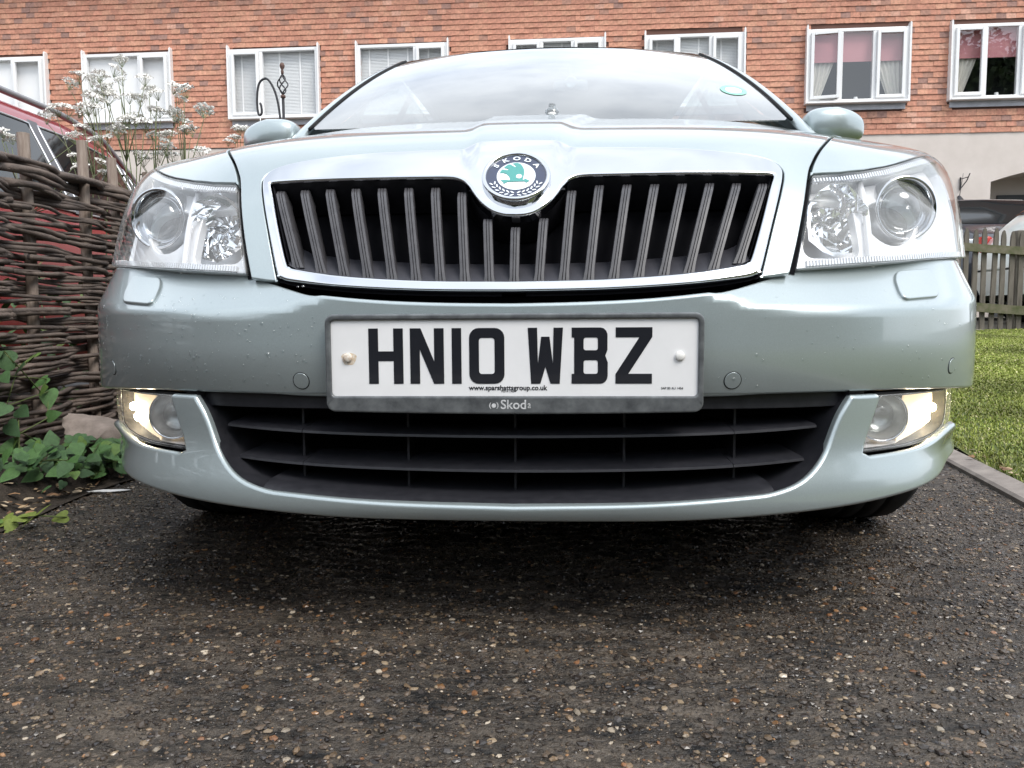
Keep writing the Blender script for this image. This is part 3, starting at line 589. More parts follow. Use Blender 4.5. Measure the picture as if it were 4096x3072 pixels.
# ---- headlamps
HLO = [(.4160, .0535), (.4370, .125), (.4680, .233)]+HLT[1:]+crv([(.824, .36), (.836, .28), (.842, .18), (.838, .098)], 4)+[(.80, .0905), (.72, .081), (.6, .069), (.5, .0605)]
BEZ = pm('silver_bezel', (.90, .905, .92), .28, .12, spec=.9)
HRIM = pm('lamp_housing_grey', (.82, .83, .85), .3, .2)
for sg in (1, -1):
    ol = HLO if sg > 0 else mir(HLO)
    hl = empty('headlamp', parent=car)
    panel('lamp_cover', ol, F, LENSG, hl, step=.014, th=.012, roll=.002)
    ins = [(a+(.62-a)*.02, b+(.19-b)*.02) for a, b in HLO]; ins = ins if sg > 0 else mir(ins)
    link('lamp_housing', wall_mesh(ins, F, -.010, -.10, .02), HRIM, hl)
    panel('housing_back', ol, lambda a, b, o=0.: F(a, b, -.095), HRIM, hl, step=.03, th=.002)
    pc = Vector((sg*.655, .297, .660)); bc = Vector((sg*.516, .195, .632))
    bez = [(a+(.62-a)*.07, b+(.19-b)*.10) for a, b in HLO]
    panel('lamp_bezel', bez if sg > 0 else mir(bez), lambda a, b, o=0.: F(a, b, -.034), BEZ, hl, step=.012, th=.014, roll=.003, holes=[circ(sg*.636, .172, .0575, 32, .057), rrect(*((.452, .558) if sg > 0 else (-.558, -.452)), .088, .212, .018, 5)])
    # divider rib between the two chambers
    m = MB(); m.tube([bend(F(sg*(.566+.016*q), .066+.205*q, -.026)) for q in np.linspace(0, 1, 8)], .0055, 8); m.build('divider', BEZ, hl, True)
    AX = Matrix.Rotation(R(90), 4, 'X')
    pcb = Vector(bend(np.array(pc))); M = Matrix.Translation(pcb) @ Matrix.Rotation(R(8*sg), 4, 'Z') @ AX
    pj = link('projector', None, None, hl) if False else None
    m = MB(); m.lathe([(.0555, -.03), (.0560, .004), (.054, .010), (.0505, .010), (.048, .0), (.0455, -.012), (.0425, -.013), (.041, -.004), (.0385, -.002), (.0375, -.012)], 48, M); m.build('projector_ring', CHROME, hl, True)
    prof = [(.0378*math.cos(t), -.010+.0245*math.sin(t)) for t in np.linspace(0, math.pi/2, 12)]
    m = MB(); m.lathe(prof+[(0, -.0105), (.0378, -.0105)], 44, M); m.build('projector_lens', PGLASS, hl, True)
    m = MB(); m.lathe([(.0385, -.012), (.034, -.045), (.012, -.055), (0, -.055)], 32, M); m.build('projector_bowl', pm('projector_inside', (.16, .19, .20), .3, .5), hl, True)
    # faceted reflector of the inner chamber
    bcb = Vector(bend(np.array(bc))); M2 = Matrix.Translation(bcb) @ Matrix.Rotation(R(10*sg), 4, 'Z') @ AX; rg = random.Random(5+sg)
    V = []; nn = 13; prof = [(.058, -.014), (.050, -.026), (.040, -.036), (.027, -.045), (.012, -.050)]
    for (r_, h_) in prof:
        for q in range(nn):
            an = 2*math.pi*q/nn+.25*h_*40; V.append(M2 @ Vector((r_*.92*math.cos(an)+rg.uniform(-.001, .001), r_*1.0*math.sin(an)+rg.uniform(-.001, .001), h_+(.005 if (q+prof.index((r_, h_))) % 2 else -.004))))
    V.append(M2 @ Vector((0, 0, -.052))); Fc = []
    for i in range(len(prof)-1):
        for q in range(nn):
            a_, b_, c_, d_ = i*nn+q, i*nn+(q+1) % nn, (i+1)*nn+(q+1) % nn, (i+1)*nn+q; Fc += [(a_, d_, b_), (b_, d_, c_)]
    Fc += [((len(prof)-1)*nn+q, len(V)-1, (len(prof)-1)*nn+(q+1) % nn) for q in range(nn)]
    link('faceted_reflector', mesh(V, Fc, False), MIRRORM, hl)
    m = MB(); m.lathe([(.0045, -.05), (.0045, -.02), (.003, -.012), (0, -.010)], 14, M2); m.build('bulb', BULBG, hl, True)
    m = MB(); m.lathe([(.011, -.052), (.011, -.040), (.0075, -.036), (.0055, -.036)], 16, M2); m.build('bulb_collar', CHROME, hl, True)
    # moulded ribs along the upper and lower edges of the cover
    rb = MB()
    for edge, ln, cnt in ((HLT, -.021, 62), ([(.43, .0545), (.5, .0605), (.6, .069), (.72, .081), (.80, .0905), (.835, .098)], .0125, 78)):
        E_ = np.array(edge); dl = np.concatenate([[0], np.cumsum(np.linalg.norm(np.diff(E_, axis=0), axis=1))])
        for s_ in np.linspace(.006, dl[-1]-.004, cnt):
            a_ = np.interp(s_, dl, E_[:, 0]); b_ = np.interp(s_, dl, E_[:, 1]); sg2 = 1 if ln > 0 else -1
            l2 = ln*(1 if ln > 0 else (.55+.75*min(1, max(0, (a_-.5)/.25)))); w_ = .0014
            P = [F(sg*(a_-w_), b_+.003*sg2, -.004), F(sg*(a_+w_), b_+.003*sg2, -.004), F(sg*(a_+w_), b_+l2, -.004), F(sg*(a_-w_), b_+l2, -.004)]
            nv = nrm(F, np.array(sg*a_), np.array(b_)); P += [p-nv*.006 for p in P]
            rb.add(bend(np.array(P)), [(0, 1, 2, 3), (0, 4, 5, 1), (1, 5, 6, 2), (2, 6, 7, 3), (3, 7, 4, 0), (7, 6, 5, 4)])
    rb.build('moulded_ribs', pm('ribbed_clear_plastic', (.85, .87, .90), .15, .35, spec=.8), hl)

# ---- fog lamps (lit)
FGO = [(.5275, .2780), (.627, .2795), (.69, .2835), (.742, .2885), (.775, .2975)]+crv([(.775, .2975), (.788, .313), (.793, .335), (.789, .3565)], 3)[1:]+[(.68, .3580), (.5640, .3585)]
LAMP = pm('lit_lamp', (1, .9, .7), .5, 0, emit=(1.0, .83, .56), estr=75.0)
LAMP2 = pm('lit_reflector', (.92, .90, .85), .32, .25, emit=(1.0, .72, .40), estr=.5)
for sg in (1, -1):
    fg = empty('fog_lamp', parent=car); S2 = lambda o: (lambda a, b, oo=0.: L(a, b, o))
    ol = FGO if sg > 0 else mir(FGO)
    panel('fog_cover', ol, S2(.006), LENSG, fg, step=.014, th=.006, roll=.0012)
    bz = [(.66+(a-.66)*1.035, .318+(b-.318)*1.09) for a, b in FGO]; bz = bz if sg > 0 else mir(bz)
    panel('fog_gasket', bz, S2(.014), RUB, fg, step=.02, th=.02, roll=.001, holes=[[(.66*sg+(a-.66*sg)*.985, .318+(b-.318)*.965) for a, b in ol]])
    link('fog_housing', wall_mesh(ol, L, .013, .075, .015), BEZ, fg)
    inner = [(.515, .27), (.66, .27), (.67, .362), (.55, .365)]; inner = inner if sg > 0 else mir(inner)
    panel('fog_back', inner, S2(.060), pm('fog_inside_grey', (.55, .53, .50), .3, .5), fg, step=.015, th=.002)
    c = L(sg*.601, .3225, .034); cn = Vector((0, -1, 0.02)); M = frame_at(bend(c), cn)
    m = MB(); m.lathe([(.037, .004), (.038, .002), (.035, -.004), (.031, -.012), (.022, -.020), (.012, -.025), (0, -.026)], 40, M); m.build('fog_bowl', pm('fog_bowl', (.70, .68, .64), .22, .6), fg, True)
    m = MB(); m.lathe([(.0390, .0), (.0390, .006), (.0375, .007), (.0362, .004)], 40, M); m.build('fog_bowl_rim', CHROME, fg, True)
    m = MB(); m.lathe([(.026*math.cos(t), -.018+.018*math.sin(t)) for t in np.linspace(0, math.pi/2, 9)], 32, M); m.build('fog_lens', PGLASS, fg, True)
    cr = [(.640, .270), (.74, .281), (.785, .296), (.800, .32), (.798, .360), (.665, .362), (.648, .32)]; cr = cr if sg > 0 else mir(cr)
    panel('lit_reflector', cr, S2(.034), LAMP2, fg, step=.012, th=.002)
    for (a_, b_, rr) in ((.728, .311, .0080), (.765, .326, .0070)):
        m = MB(); q = bend(L(sg*a_, b_, .028)); m.lathe([(rr*math.cos(t), rr*.6*math.sin(t)) for t in np.linspace(0, math.pi/2, 7)], 16, frame_at(q, cn)); m.build('lit_bulb', LAMP, fg, True)
    # black recess at the outer end
    rc = [(.79, .275), (1.15, .255), (1.15, .350), (.79, .358)]; rc = rc if sg > 0 else mir(rc)
    panel('corner_recess', rc, S2(.030), BLACK, car, step=.03, th=.01)
# ---------------------------------------------------------------- windscreen, roof, mirrors, sides, wheels
def W(a, b, o=0.):
    a = np.asarray(a, float); b = np.asarray(b, float); q = a*a
    bo = np.stack([.687*a, 1.0+.175*q, .985+.040*q], -1); to = np.stack([.545*a, 1.80+.08*q, 1.447-.010*q], -1)
    P = bo+(to-bo)*b[..., None]; bu = .022*(1-(2*b-1)**2)+o
    return P+np.stack([0*a, -.5*bu, .86*bu], -1)
wsc = panel('windscreen', sym([(0, 0), (.97, 0), (1, .03), (1, .95), (.96, 1), (0, 1)]), W, SCREEN, car, step=.06, th=.004, roll=.001)
for a0, a1 in (((-1.0, 0.0), (-1.0, 1.0)), ((1.0, 1.0), (1.0, 0.0))):
    sl = MB(); sl.tube([bend(W(a0[0]+(a1[0]-a0[0])*q, a0[1]+(a1[1]-a0[1])*q, .001)) for q in np.linspace(0, 1, 24)], .005, 6); sl.build('windscreen_seal', RUB, wsc, True)
def loft(name, rows, mat, parent, bendit=True, close=False):
    A = np.array(rows, float); n, m = A.shape[:2]; V = A.reshape(-1, 3); V = bend(V) if bendit else V
    return link(name, mesh(V, [(i*m+j, i*m+j+1, (i+1)*m+j+1, (i+1)*m+j) for i in range(n-1) for j in range(m-1)], True), mat, parent)
for sg in (1, -1):
    rows = []
    for b in np.linspace(-.12, 1.03, 26):
        p = W(sg*1.012, b); w = .030+.014*(1-b)
        rows.append([p+np.array([sg*x, y, z]) for x, y, z in ((-.004, .0, -.014), (0, 0, .002), (w*.5, .012, .006), (w, .035, .0), (w*1.25, .075, -.02), (w*1.3, .13, -.05))][::-sg])
    loft('windscreen_pillar', rows, PAINT, car)
rows = []
for s_ in np.linspace(0, 1, 26):
    y = 1.80+2.15*s_; row = []
    for a in np.linspace(-1.06, 1.06, 29):
        aa = abs(a); z = 1.449+.026*math.sin(min(1, s_*2.2)*math.pi/2)-.075*max(0, s_-.35)**2*1.6-.012*aa*aa-.05*max(0, aa-.86)**1.5*8
        row.append((.548*a*(1-.04*s_), y+.085*a*a*(1-s_), z))
    rows.append(row)
loft('roof', rows, PAINT, car)
for sg in (1, -1):
    m = MB(); m.tube([bend(np.array((sg*(.575-.01*q), 1.98+1.75*q, 1.455-.010*q*q+.022*math.sin(math.pi*min(1, q*8)/2 if q < .5 else math.pi*min(1, (1-q)*8)/2)))) for q in np.linspace(0, 1, 24)], .013, 8); m.build('roof_rail', SILVER, car, True)
# door mirrors
for sg in (1, -1):
    V = []; n1, n2 = 20, 28; mr = empty('door_mirror', parent=car)
    for i in range(n1+1):
        th_ = math.pi*i/n1
        for j in range(n2):
            ph = 2*math.pi*j/n2; sp = lambda v, e: math.copysign(abs(v)**e, v)
            X = sp(math.cos(th_), .62); rr = sp(math.sin(th_), .45); Z = rr*sp(math.sin(ph), .70); Yy = rr*sp(math.cos(ph), .60)
            x = X*.086; z = Z*.047*(1-.22*max(0, X))-.010*max(0, X)**2; y = Yy*(.062 if Yy < 0 else .045)*(1-.25*max(0, X))+.02*max(0, X)
            V.append((sg*(.822+x), 1.235+y, 1.020+z))
    Fc = [(i*n2+j, i*n2+(j+1) % n2, (i+1)*n2+(j+1) % n2, (i+1)*n2+j) for i in range(n1) for j in range(n2)]
    link('mirror_shell', mesh(bend(np.array(V)), Fc if sg < 0 else [f[::-1] for f in Fc], True), PAINT, mr)
    m = MB(); m.tube([bend(np.array(p)) for p in ((sg*.70, 1.26, .955), (sg*.745, 1.25, .965), (sg*.775, 1.245, .985))], [.03, .026, .024], 10); m.build('mirror_foot', BLACK, mr, True)
# body sides with wheel arches, side windows
def SD(sg):
    def f(y, z, o=0.):
        y = np.asarray(y, float); z = np.asarray(z, float); x = .872+.012*sstep(.5, 1.1, y)-.02*sstep(3.6, 4.5, y)-.35*(z-.62)**2+.0*y
        return np.stack([sg*(x+o), y, z], -1)
    return f
def arch(y0): return [(y0+.345*math.cos(t), .315+.345*math.sin(t)) for t in np.linspace(math.pi+.36, -.36, 22)]
for sg in (1, -1):
    ol = [(.585, .62), (.66, .66), (.80, .73), (1.0, .81), (1.3, .88), (1.8, .95), (2.4, .975), (4.2, .985), (4.50, .80), (4.50, .32), (3.86, .22)]+arch(3.50)[::-1]+[(3.14, .20), (1.29, .20)]+arch(.80)[::-1]
    ol = [p for p in ol if p[0] >= .585]
    f0 = SD(sg); fs = f0 if sg < 0 else (lambda y, z, o=0., g=SD(1): g(y, z, o))
    if sg < 0: fs = lambda a, b, o=0., g=SD(-1): g(-np.asarray(a), b, o)
    ms = panel_mesh([(p[0]*sg, p[1]) for p in ol], fs, step=.06, th=.01, roll=.002)
    link('body_side', ms, PAINT, car)
    rows = [[(sg*(.845-.02*k), y, .965+.005*k) for k in range(2)]+[(sg*(.60-.03*abs((y-2.4)/1.6)**2), y+.0, min(1.425, 1.03+(y-1.25)*.62) if y < 2.2 else 1.425-.05*max(0, y-3.2))] for y in np.linspace(1.3, 4.05, 20)]
    loft('side_window', rows, SIDEG, car)
    for y in (2.28, 3.15):
        m = MB(); m.add(bend(np.array([(sg*.852, y-.04, .962), (sg*.852, y+.05, .962), (sg*.612, y+.07, 1.43), (sg*.612, y-.01, 1.43)])), [(0, 1, 2, 3)]); m.build('door_pillar', BLACK, car)
rows = [[(x, 4.05+.40*q, 1.36-.42*q-.25*max(0, q-.7)) for x in np.linspace(-.56-.25*q, .56+.25*q, 9)] for q in np.linspace(0, 1, 10)]
loft('rear_window', rows, SIDEG, car)
loft('tailgate', [[(x, y, z) for x in np.linspace(-.83, .83, 9)] for y, z in ((4.45, .93), (4.52, .75), (4.54, .5), (4.48, .3), (4.2, .22))], PAINT, car)
loft('underside', [[(x*w, y+.06*abs(x)**2*(w<.7), z) for x in (-1, -.6, -.3, 0, .3, .6, 1)] for y, z, w in ((.045, .192, .36), (.07, .186, .46), (.13, .178, .56), (.25, .172, .66), (.40, .172, .72), (.9, .19, .62), (1.3, .19, .78), (2.5, .19, .80), (4.3, .24, .80))], VOID, car)
for sg in (1, -1):
    for y0 in (.80, 3.50):
        m = MB(); n = 18; V = []
        for k in range(n+1):
            t = math.pi*(-.12+1.24*k/n); V += [(sg*.79, y0+.35*math.cos(t), .315+.35*math.sin(t)), (sg*.45, y0+.36*math.cos(t), .315+.36*math.sin(t))]
        m.add(bend(np.array(V)), [(2*k, 2*k+1, 2*k+3, 2*k+2) for k in range(n)]); m.build('arch_liner', VOID, car, True)
        wheel = empty('wheel', parent=car); c = bend(np.array((sg*.73-.02, y0, .316)))
        M = Matrix.Translation(c) @ Matrix.Rotation(R(90), 4, 'Y')
        prof = [(.20, -.09), (.225, -.100), (.275, -.104), (.300, -.098), (.312, -.080), (.3155, -.05), (.3155, -.042), (.309, -.040), (.309, -.036), (.3158, -.034), (.316, -.003), (.309, -.002), (.309, .002), (.316, .003), (.3158, .034), (.309, .036), (.309, .040), (.3155, .042), (.3155, .05), (.312, .080), (.300, .098), (.275, .104), (.225, .100), (.20, .09)]
        m = MB(); m.lathe(prof, 64, M); m.build('tyre', RUB, wheel, True)
        m = MB(); m.lathe([(.20, -.09), (.20, .09), (.19, .07), (.06, .045), (0, .05)], 32, M)
        for k in range(5): m.box(M @ (Matrix.Rotation(2*math.pi*k/5, 4, 'Z') @ Vector((.12, 0, .055*sg))), (.03, .17, .03), rot=(M.to_3x3() @ Matrix.Rotation(2*math.pi*k/5+math.pi/2, 3, 'Z') @ Matrix.Rotation(R(90), 3, 'Y')))
        m.build('rim', SILVER, wheel)
# cabin
CABD = pm('cabin_dark', (.035, .036, .040), .8); SEAT = pm('seat_cloth', (.06, .062, .07), .9, bump=(400, .3, .001))
loft('dashboard', [[(x, y, z-.03*abs(x)) for x in np.linspace(-.68, .68, 13)] for y, z in ((1.02, .975), (1.2, .985), (1.42, 1.0), (1.52, .97), (1.55, .80))], CABD, car)
loft('cabin_floor', [[(x, y, z) for x in (-.72, 0, .72)] for y, z in ((1.5, .55), (2.5, .45), (4.0, .5))], CABD, car)
loft('headlining', [[(x*(1-.02*k), y, 1.425-.01*abs(x/.5)**2-.03*k) for x in np.linspace(-.53, .53, 7)] for k, y in enumerate((1.86, 2.6, 3.6))], pm('headlining', (.35, .35, .34), .9), car)
def seat(x, y, w):
    s0 = empty('seat', parent=car)
    m = MB(); m.box((x, y+.12, .88), (w, .13, .58), Matrix.Rotation(R(-14), 3, 'X'), .05); m.build('seat_back', SEAT, s0, auto=40)
    m = MB(); m.box((x, y+.22, 1.25), (.26 if w < .6 else .24, .09, .17), Matrix.Rotation(R(-8), 3, 'X'), .04); m.build('headrest', SEAT, s0, auto=40)
for x in (-.36, .36): seat(x, 2.15, .48)
for x in (-.36, .36): seat(x, 3.05, .55)
m = MB(); m.tube([Vector((-.36, 1.62, .98))+Vector((.185*math.cos(t), .05*math.sin(t), .175*math.sin(t))) for t in np.linspace(0, 2*math.pi, 33)], .014, 8); m.build('steering_wheel', CABD, car, True)
q = bend(W(.085, .60, -.05)); dash = empty('rear_view_mirror', parent=car)
m = MB(); m.box(Vector(q)+Vector((.02, .05, .0)), (.115, .03, .040), None, .013); m.build('mirror_body', pm('mid_grey_plastic', (.30, .31, .32), .4), dash, auto=40)
m = MB(); m.lathe([(.021, .0), (.021, .03), (.017, .034), (.013, .03), (0, .03)], 24, frame_at(Vector(q)+Vector((.02, .038, 0)), (0, -1, 0))); m.build('camera_lens', pm('camera_grey', (.42, .44, .45), .3, .3), dash, True)
m = MB(); m.tube([Vector(q)+Vector((.02, .06, .01)), Vector(q)+Vector((.02, .16, .10))], .006, 8); m.build('mirror_stem', CABD, dash, True)
# ring sticker on the glass and a small air freshener on the dashboard
def WS(a, b, o=0.): return W(a, b, .0015)
panel('sticker_ring', circ(.86, .285, .062, 28, .055), WS, pm('sticker_green', (.25, .55, .42), .5), wsc, step=.02, th=.0003, roll=.0001, holes=[circ(.86, .285, .042, 24, .037)])
panel('sticker_disc', circ(.86, .285, .040, 24, .035), WS, pm('sticker_white', (.75, .74, .70), .5), wsc, step=.02, th=.0003, roll=.0001)
fr_ = empty('air_freshener', (0, 0, 0)); fr_.parent = None
af = Vector(bend(np.array((.020, 1.075, .985))))
m = MB(); m.lathe([(0, .0), (.017, .0), (.019, .004), (.019, .052), (.014, .058), (.010, .060), (.010, .070), (0, .070)], 20, Matrix.Translation(af)); ob = m.build('bottle', pm('clear_bottle', (.9, .95, .97), .08, 0, trans=.8), fr_, True)
m = MB(); m.lathe([(0, .03), (.013, .032), (.015, .042), (.010, .050), (0, .052)], 16, Matrix.Translation(af+Vector((0, -.006, 0)))); m.build('bottle_label', pm('white_paper', (.85, .85, .83), .6), fr_, True)
fr_.location = car.location; fr_.rotation_euler = car.rotation_euler
tag(fr_, 'small clear air freshener bottle standing behind the windscreen', 'air freshener')
# flanks of the front wings, closing the wing to the body side
for sg in (1, -1):
    up = [F(sg*.838, .455), F(sg*.846, .50), F(sg*.846, .60), F(sg*.80, .74), F(sg*.76, .84), F(sg*.722, .93), np.array((sg*.715, 1.18, .985)), np.array((sg*.72, 1.34, 1.03))]
    rows = []
    for p in up:
        yb = max(.60, p[1]+.02); zb = float(np.interp(yb, [.585, .66, .80, 1.0, 1.3, 1.8], [.60, .645, .715, .795, .865, .935])); q = SD(sg)(yb, zb); mid = .5*(p+q)+np.array((sg*.012, 0, .006)); rows.append([p-np.array((0, 0, .002)), .5*(p+mid)+np.array((sg*.004, 0, .004)), mid, .5*(mid+q)+np.array((sg*.006, 0, 0)), q][::sg])
    loft('wing_side', rows, PAINT, car)
    rows = []
    for t in (.085, .15, .22, .29, .36, .42, .46):
        p = F(sg*.843, t, -.003); q = SD(sg)(.66, min(.66, float(p[2]))); rows.append([p, .5*(p+q)+np.array((sg*.010, 0, 0)), q][::sg])
    loft('wing_front_edge', rows, PAINT, car)
# ---------------------------------------------------------------- ground, drive, kerb, lawn
def kx(y): return 1.394+.2144*(y-.983)                         # inner lawn edge / outer kerb edge
def lawn_z(x, y): return .030+.060*np.clip(y-1.0, 0, 5.4)+.012*np.sin(x*2.1+y*1.3)*np.clip(y-1, 0, 1)
def sheet(x0, x1, y0, y1, nx, ny, fz, name, mat, fx=None):
    xs, ys = np.meshgrid(np.linspace(x0, x1, nx), np.linspace(y0, y1, ny))
    if fx is not None: xs = fx(xs, ys)
    V = np.stack([xs, ys, fz(xs, ys)], -1).reshape(-1, 3); i = np.arange(nx*ny).reshape(ny, nx)
    Fc = np.stack([i[:-1, :-1], i[:-1, 1:], i[1:, 1:], i[1:, :-1]], -1).reshape(-1, 4); o = link(name, fastmesh(V, Fc), mat); o['kind'] = 'structure'; return o
EARTH = pm('bare_ground', (.10, .09, .075), .9, var=(.8, (.07, .065, .05), (.13, .115, .09)), bump=(8, .4, .03))
sheet(-400, 400, -300, 500, 81, 321, lambda x, y: -.035+.46*sstep(4.8, 8.6, y), 'ground', EARTH)
# exposed aggregate slab
def drive_mat():
    m = pm('wet_aggregate_concrete', rough=.42, spec=.5); nt = m.node_tree; b = nt.nodes['Principled BSDF']; lk = nt.links.new
    tc = nt.nodes.new('ShaderNodeTexCoord'); mp = nt.nodes.new('ShaderNodeMapping'); mp.inputs['Scale'].default_value = (1, 1, 1); lk(tc.outputs['Object'], mp.inputs['Vector'])
    def no(sc, det, rou=.6, st=None):
        n = nt.nodes.new('ShaderNodeTexNoise'); n.inputs['Scale'].default_value = sc; n.inputs['Detail'].default_value = det; n.inputs['Roughness'].default_value = rou
        if st:
            q = nt.nodes.new('ShaderNodeMapping'); q.inputs['Scale'].default_value = st; lk(tc.outputs['Object'], q.inputs['Vector']); lk(q.outputs['Vector'], n.inputs['Vector'])
        else: lk(tc.outputs['Object'], n.inputs['Vector'])
        return n
    big = no(9, 5, .6, (.6, 1.6, 1)); fine = no(170, 4, .7); mid = no(60, 5, .65, (.7, 1.4, 1))
    r1 = nt.nodes.new('ShaderNodeValToRGB'); e = r1.color_ramp.elements; e[0].position = .42; e[0].color = (.0085, .008, .0078, 1); e[1].position = .66; e[1].color = (.120, .100, .080, 1)
    mx = nt.nodes.new('ShaderNodeMath'); mx.operation = 'MULTIPLY_ADD'; mx.inputs[1].default_value = .55; lk(big.outputs['Fac'], mx.inputs[0])
    m3 = nt.nodes.new('ShaderNodeMath'); m3.operation = 'MULTIPLY'; m3.inputs[1].default_value = .48; lk(mid.outputs['Fac'], m3.inputs[0]); lk(m3.outputs[0], mx.inputs[2]); lk(mx.outputs[0], r1.inputs['Fac'])
    r2 = nt.nodes.new('ShaderNodeValToRGB'); e = r2.color_ramp.elements; e[0].position = .3; e[0].color = (.55, .55, .55, 1); e[1].position = .7; e[1].color = (1.5, 1.45, 1.4, 1); lk(fine.outputs['Fac'], r2.inputs['Fac'])
    mu = nt.nodes.new('ShaderNodeMix'); mu.data_type = 'RGBA'; mu.blend_type = 'MULTIPLY'; mu.inputs['Factor'].default_value = 1; lk(r1.outputs['Color'], mu.inputs['A']); lk(r2.outputs['Color'], mu.inputs['B']); lk(mu.outputs['Result'], b.inputs['Base Color'])
    bp = nt.nodes.new('ShaderNodeBump'); bp.inputs['Strength'].default_value = .9; bp.inputs['Distance'].default_value = .006; ad = nt.nodes.new('ShaderNodeMath'); ad.operation = 'ADD'
    lk(mid.outputs['Fac'], ad.inputs[0]); lk(fine.outputs['Fac'], ad.inputs[1]); lk(ad.outputs[0], bp.inputs['Height']); lk(bp.outputs['Normal'], b.inputs['Normal'])
    mr = nt.nodes.new('ShaderNodeMapRange'); mr.inputs['From Min'].default_value = .35; mr.inputs['From Max'].default_value = .65; mr.inputs['To Min'].default_value = .36; mr.inputs['To Max'].default_value = .15; lk(big.outputs['Fac'], mr.inputs['Value']); lk(mr.outputs['Result'], b.inputs['Roughness'])
    return m
def ridge(x, y): return .0026*np.sin(2*np.pi*(y/.043+.8*np.sin(x*3.1+y*4)+.5*np.sin(x*9.7-y*7)+.3*np.sin(x*23+y*17)+.16*np.sin(x*57-y*41)))*(.35+.65*np.clip(.5+.6*np.sin(x*3.3+y*2.1)*np.sin(y*4.7-x*1.9)+.3*np.sin(x*9+y*7), 0, 1))
def lx(y): return -1.165-.035*np.sin(y*3.1)-.02*np.sin(y*7.7)
drive = sheet(0, 1, -.55, 2.4, 240, 560, ridge, 'driveway', drive_mat(), lambda s, y: (lx(y)-.05)+s*((kx(y)-.075)-(lx(y)-.05)))
for ya, yb in ((-4.5, -.55), (2.4, 5.6)): sheet(0, 1, ya, yb, 40, 40, lambda x, y: 0*x-.001, 'driveway', drive_mat(), lambda s, y: (lx(y)-.05)+s*((kx(y)-.075)-(lx(y)-.05)))
# stones standing out of the slab: thousands, so one object
def stones(n, x0, x1, y0, y1, rmin, rmax, keep):
    ph = (1+5**.5)/2; ico = np.array([(-1, ph, 0), (1, ph, 0), (-1, -ph, 0), (1, -ph, 0), (0, -1, ph), (0, 1, ph), (0, -1, -ph), (0, 1, -ph), (ph, 0, -1), (ph, 0, 1), (-ph, 0, -1), (-ph, 0, 1)])/math.hypot(1, ph)
    fi = np.array([(0, 11, 5), (0, 5, 1), (0, 1, 7), (0, 7, 10), (0, 10, 11), (1, 5, 9), (5, 11, 4), (11, 10, 2), (10, 7, 6), (7, 1, 8), (3, 9, 4), (3, 4, 2), (3, 2, 6), (3, 6, 8), (3, 8, 9), (4, 9, 5), (2, 4, 11), (6, 2, 10), (8, 6, 7), (9, 8, 1)])
    P = np.stack([RNG.uniform(x0, x1, n), RNG.uniform(y0, y1, n)], 1); P = P[keep(P[:, 0], P[:, 1])]; n = len(P)
    r = rmin*(rmax/rmin)**(RNG.random(n)**2.2); an = RNG.uniform(0, 6.28, n); el = RNG.uniform(.6, 1.0, n); fl = RNG.uniform(.28, .58, n)
    V = ico[None]*(1+RNG.uniform(-.22, .22, (n, 12, 1))); V = V*np.stack([r*1.15, r*el, r*fl], 1)[:, None, :]
    c, s = np.cos(an)[:, None], np.sin(an)[:, None]; V = np.stack([V[..., 0]*c-V[..., 1]*s, V[..., 0]*s+V[..., 1]*c, V[..., 2]], -1)
    V[..., 0] += P[:, 0:1]; V[..., 1] += P[:, 1:2]; V[..., 2] += (RNG.uniform(-.5, .35, n)*r*fl+ridge(P[:, 0], P[:, 1]))[:, None]+.0005
    pal = np.array([(.055, .046, .040), (.085, .068, .055), (.040, .034, .032), (.12, .095, .075), (.19, .14, .095), (.30, .17, .085), (.23, .12, .065), (.46, .41, .34), (.30, .24, .17), (.07, .066, .066)]); pr = np.array([.22, .19, .15, .15, .085, .018, .015, .028, .055, .10]); pr /= pr.sum()
    k = RNG.choice(len(pal), n, p=pr); col = pal[k]*RNG.uniform(.40, 1.0, (n, 1))*np.array([1.06, 1.0, .93]); col = np.concatenate([col, np.ones((n, 1))], 1)
    Fc = (fi[None]+(np.arange(n)*12)[:, None, None]).reshape(-1, 3)
    return V.reshape(-1, 3), Fc, np.repeat(col, 12, 0)
near = lambda x, y: (x > lx(y)+.02) & (x < kx(y)-.09) & (np.abs(x) < .72*(y+1.08)+.12)
V, Fc, Cc = stones(95000, -1.5, 1.5, -.45, 1.0, .0012, .0062, near); V2, F2, C2 = stones(16000, -1.6, 1.9, 1.0, 2.4, .003, .009, near)
o = link('aggregate_stones', fastmesh(np.concatenate([V, V2]), np.concatenate([Fc, F2+len(V)]), False, np.concatenate([Cc, C2])), pm('wet_flint', rough=.22, spec=.55, attr='col', var=(900, .75, 1.2)))
tag(o, 'flint and gravel stones showing in the wet concrete drive', 'gravel', kind='stuff')
# kerb edging slabs
KM = pm('concrete_edging', (.27, .235, .21), .75, var=(14, (.19, .165, .15), (.33, .29, .26)), bump=(160, .35, .002))
ks = empty('kerb', (0, 0, 0)); ks['kind'] = 'structure'
y = -3.0
while y < 5.4:
    y2 = y+.905; V = []
    for yy in (y, y2): V += [(kx(yy)-.078, yy, -.03), (kx(yy)-.078, yy, .010), (kx(yy)-.070, yy, .0165), (kx(yy)-.012, yy, .026), (kx(yy)-.004, yy, .022), (kx(yy)-.004, yy, -.03)]
    o = link('edging_slab', mesh(V, [(i, i+1, 7+i, 6+i) for i in range(5)]+[(0, 1, 2, 3, 4, 5)[::-1], (6, 7, 8, 9, 10, 11)], False), KM, ks); y = y2+.006
lawn = sheet(0, 1, -3, 6.55, 60, 120, lambda x, y: lawn_z(x, y)-.022, 'lawn', pm('lawn_earth', (.09, .11, .03), .95, var=(5, (.05, .075, .018), (.13, .14, .05)), bump=(60, .6, .01)), lambda s, y: kx(y)-.003+s*8)
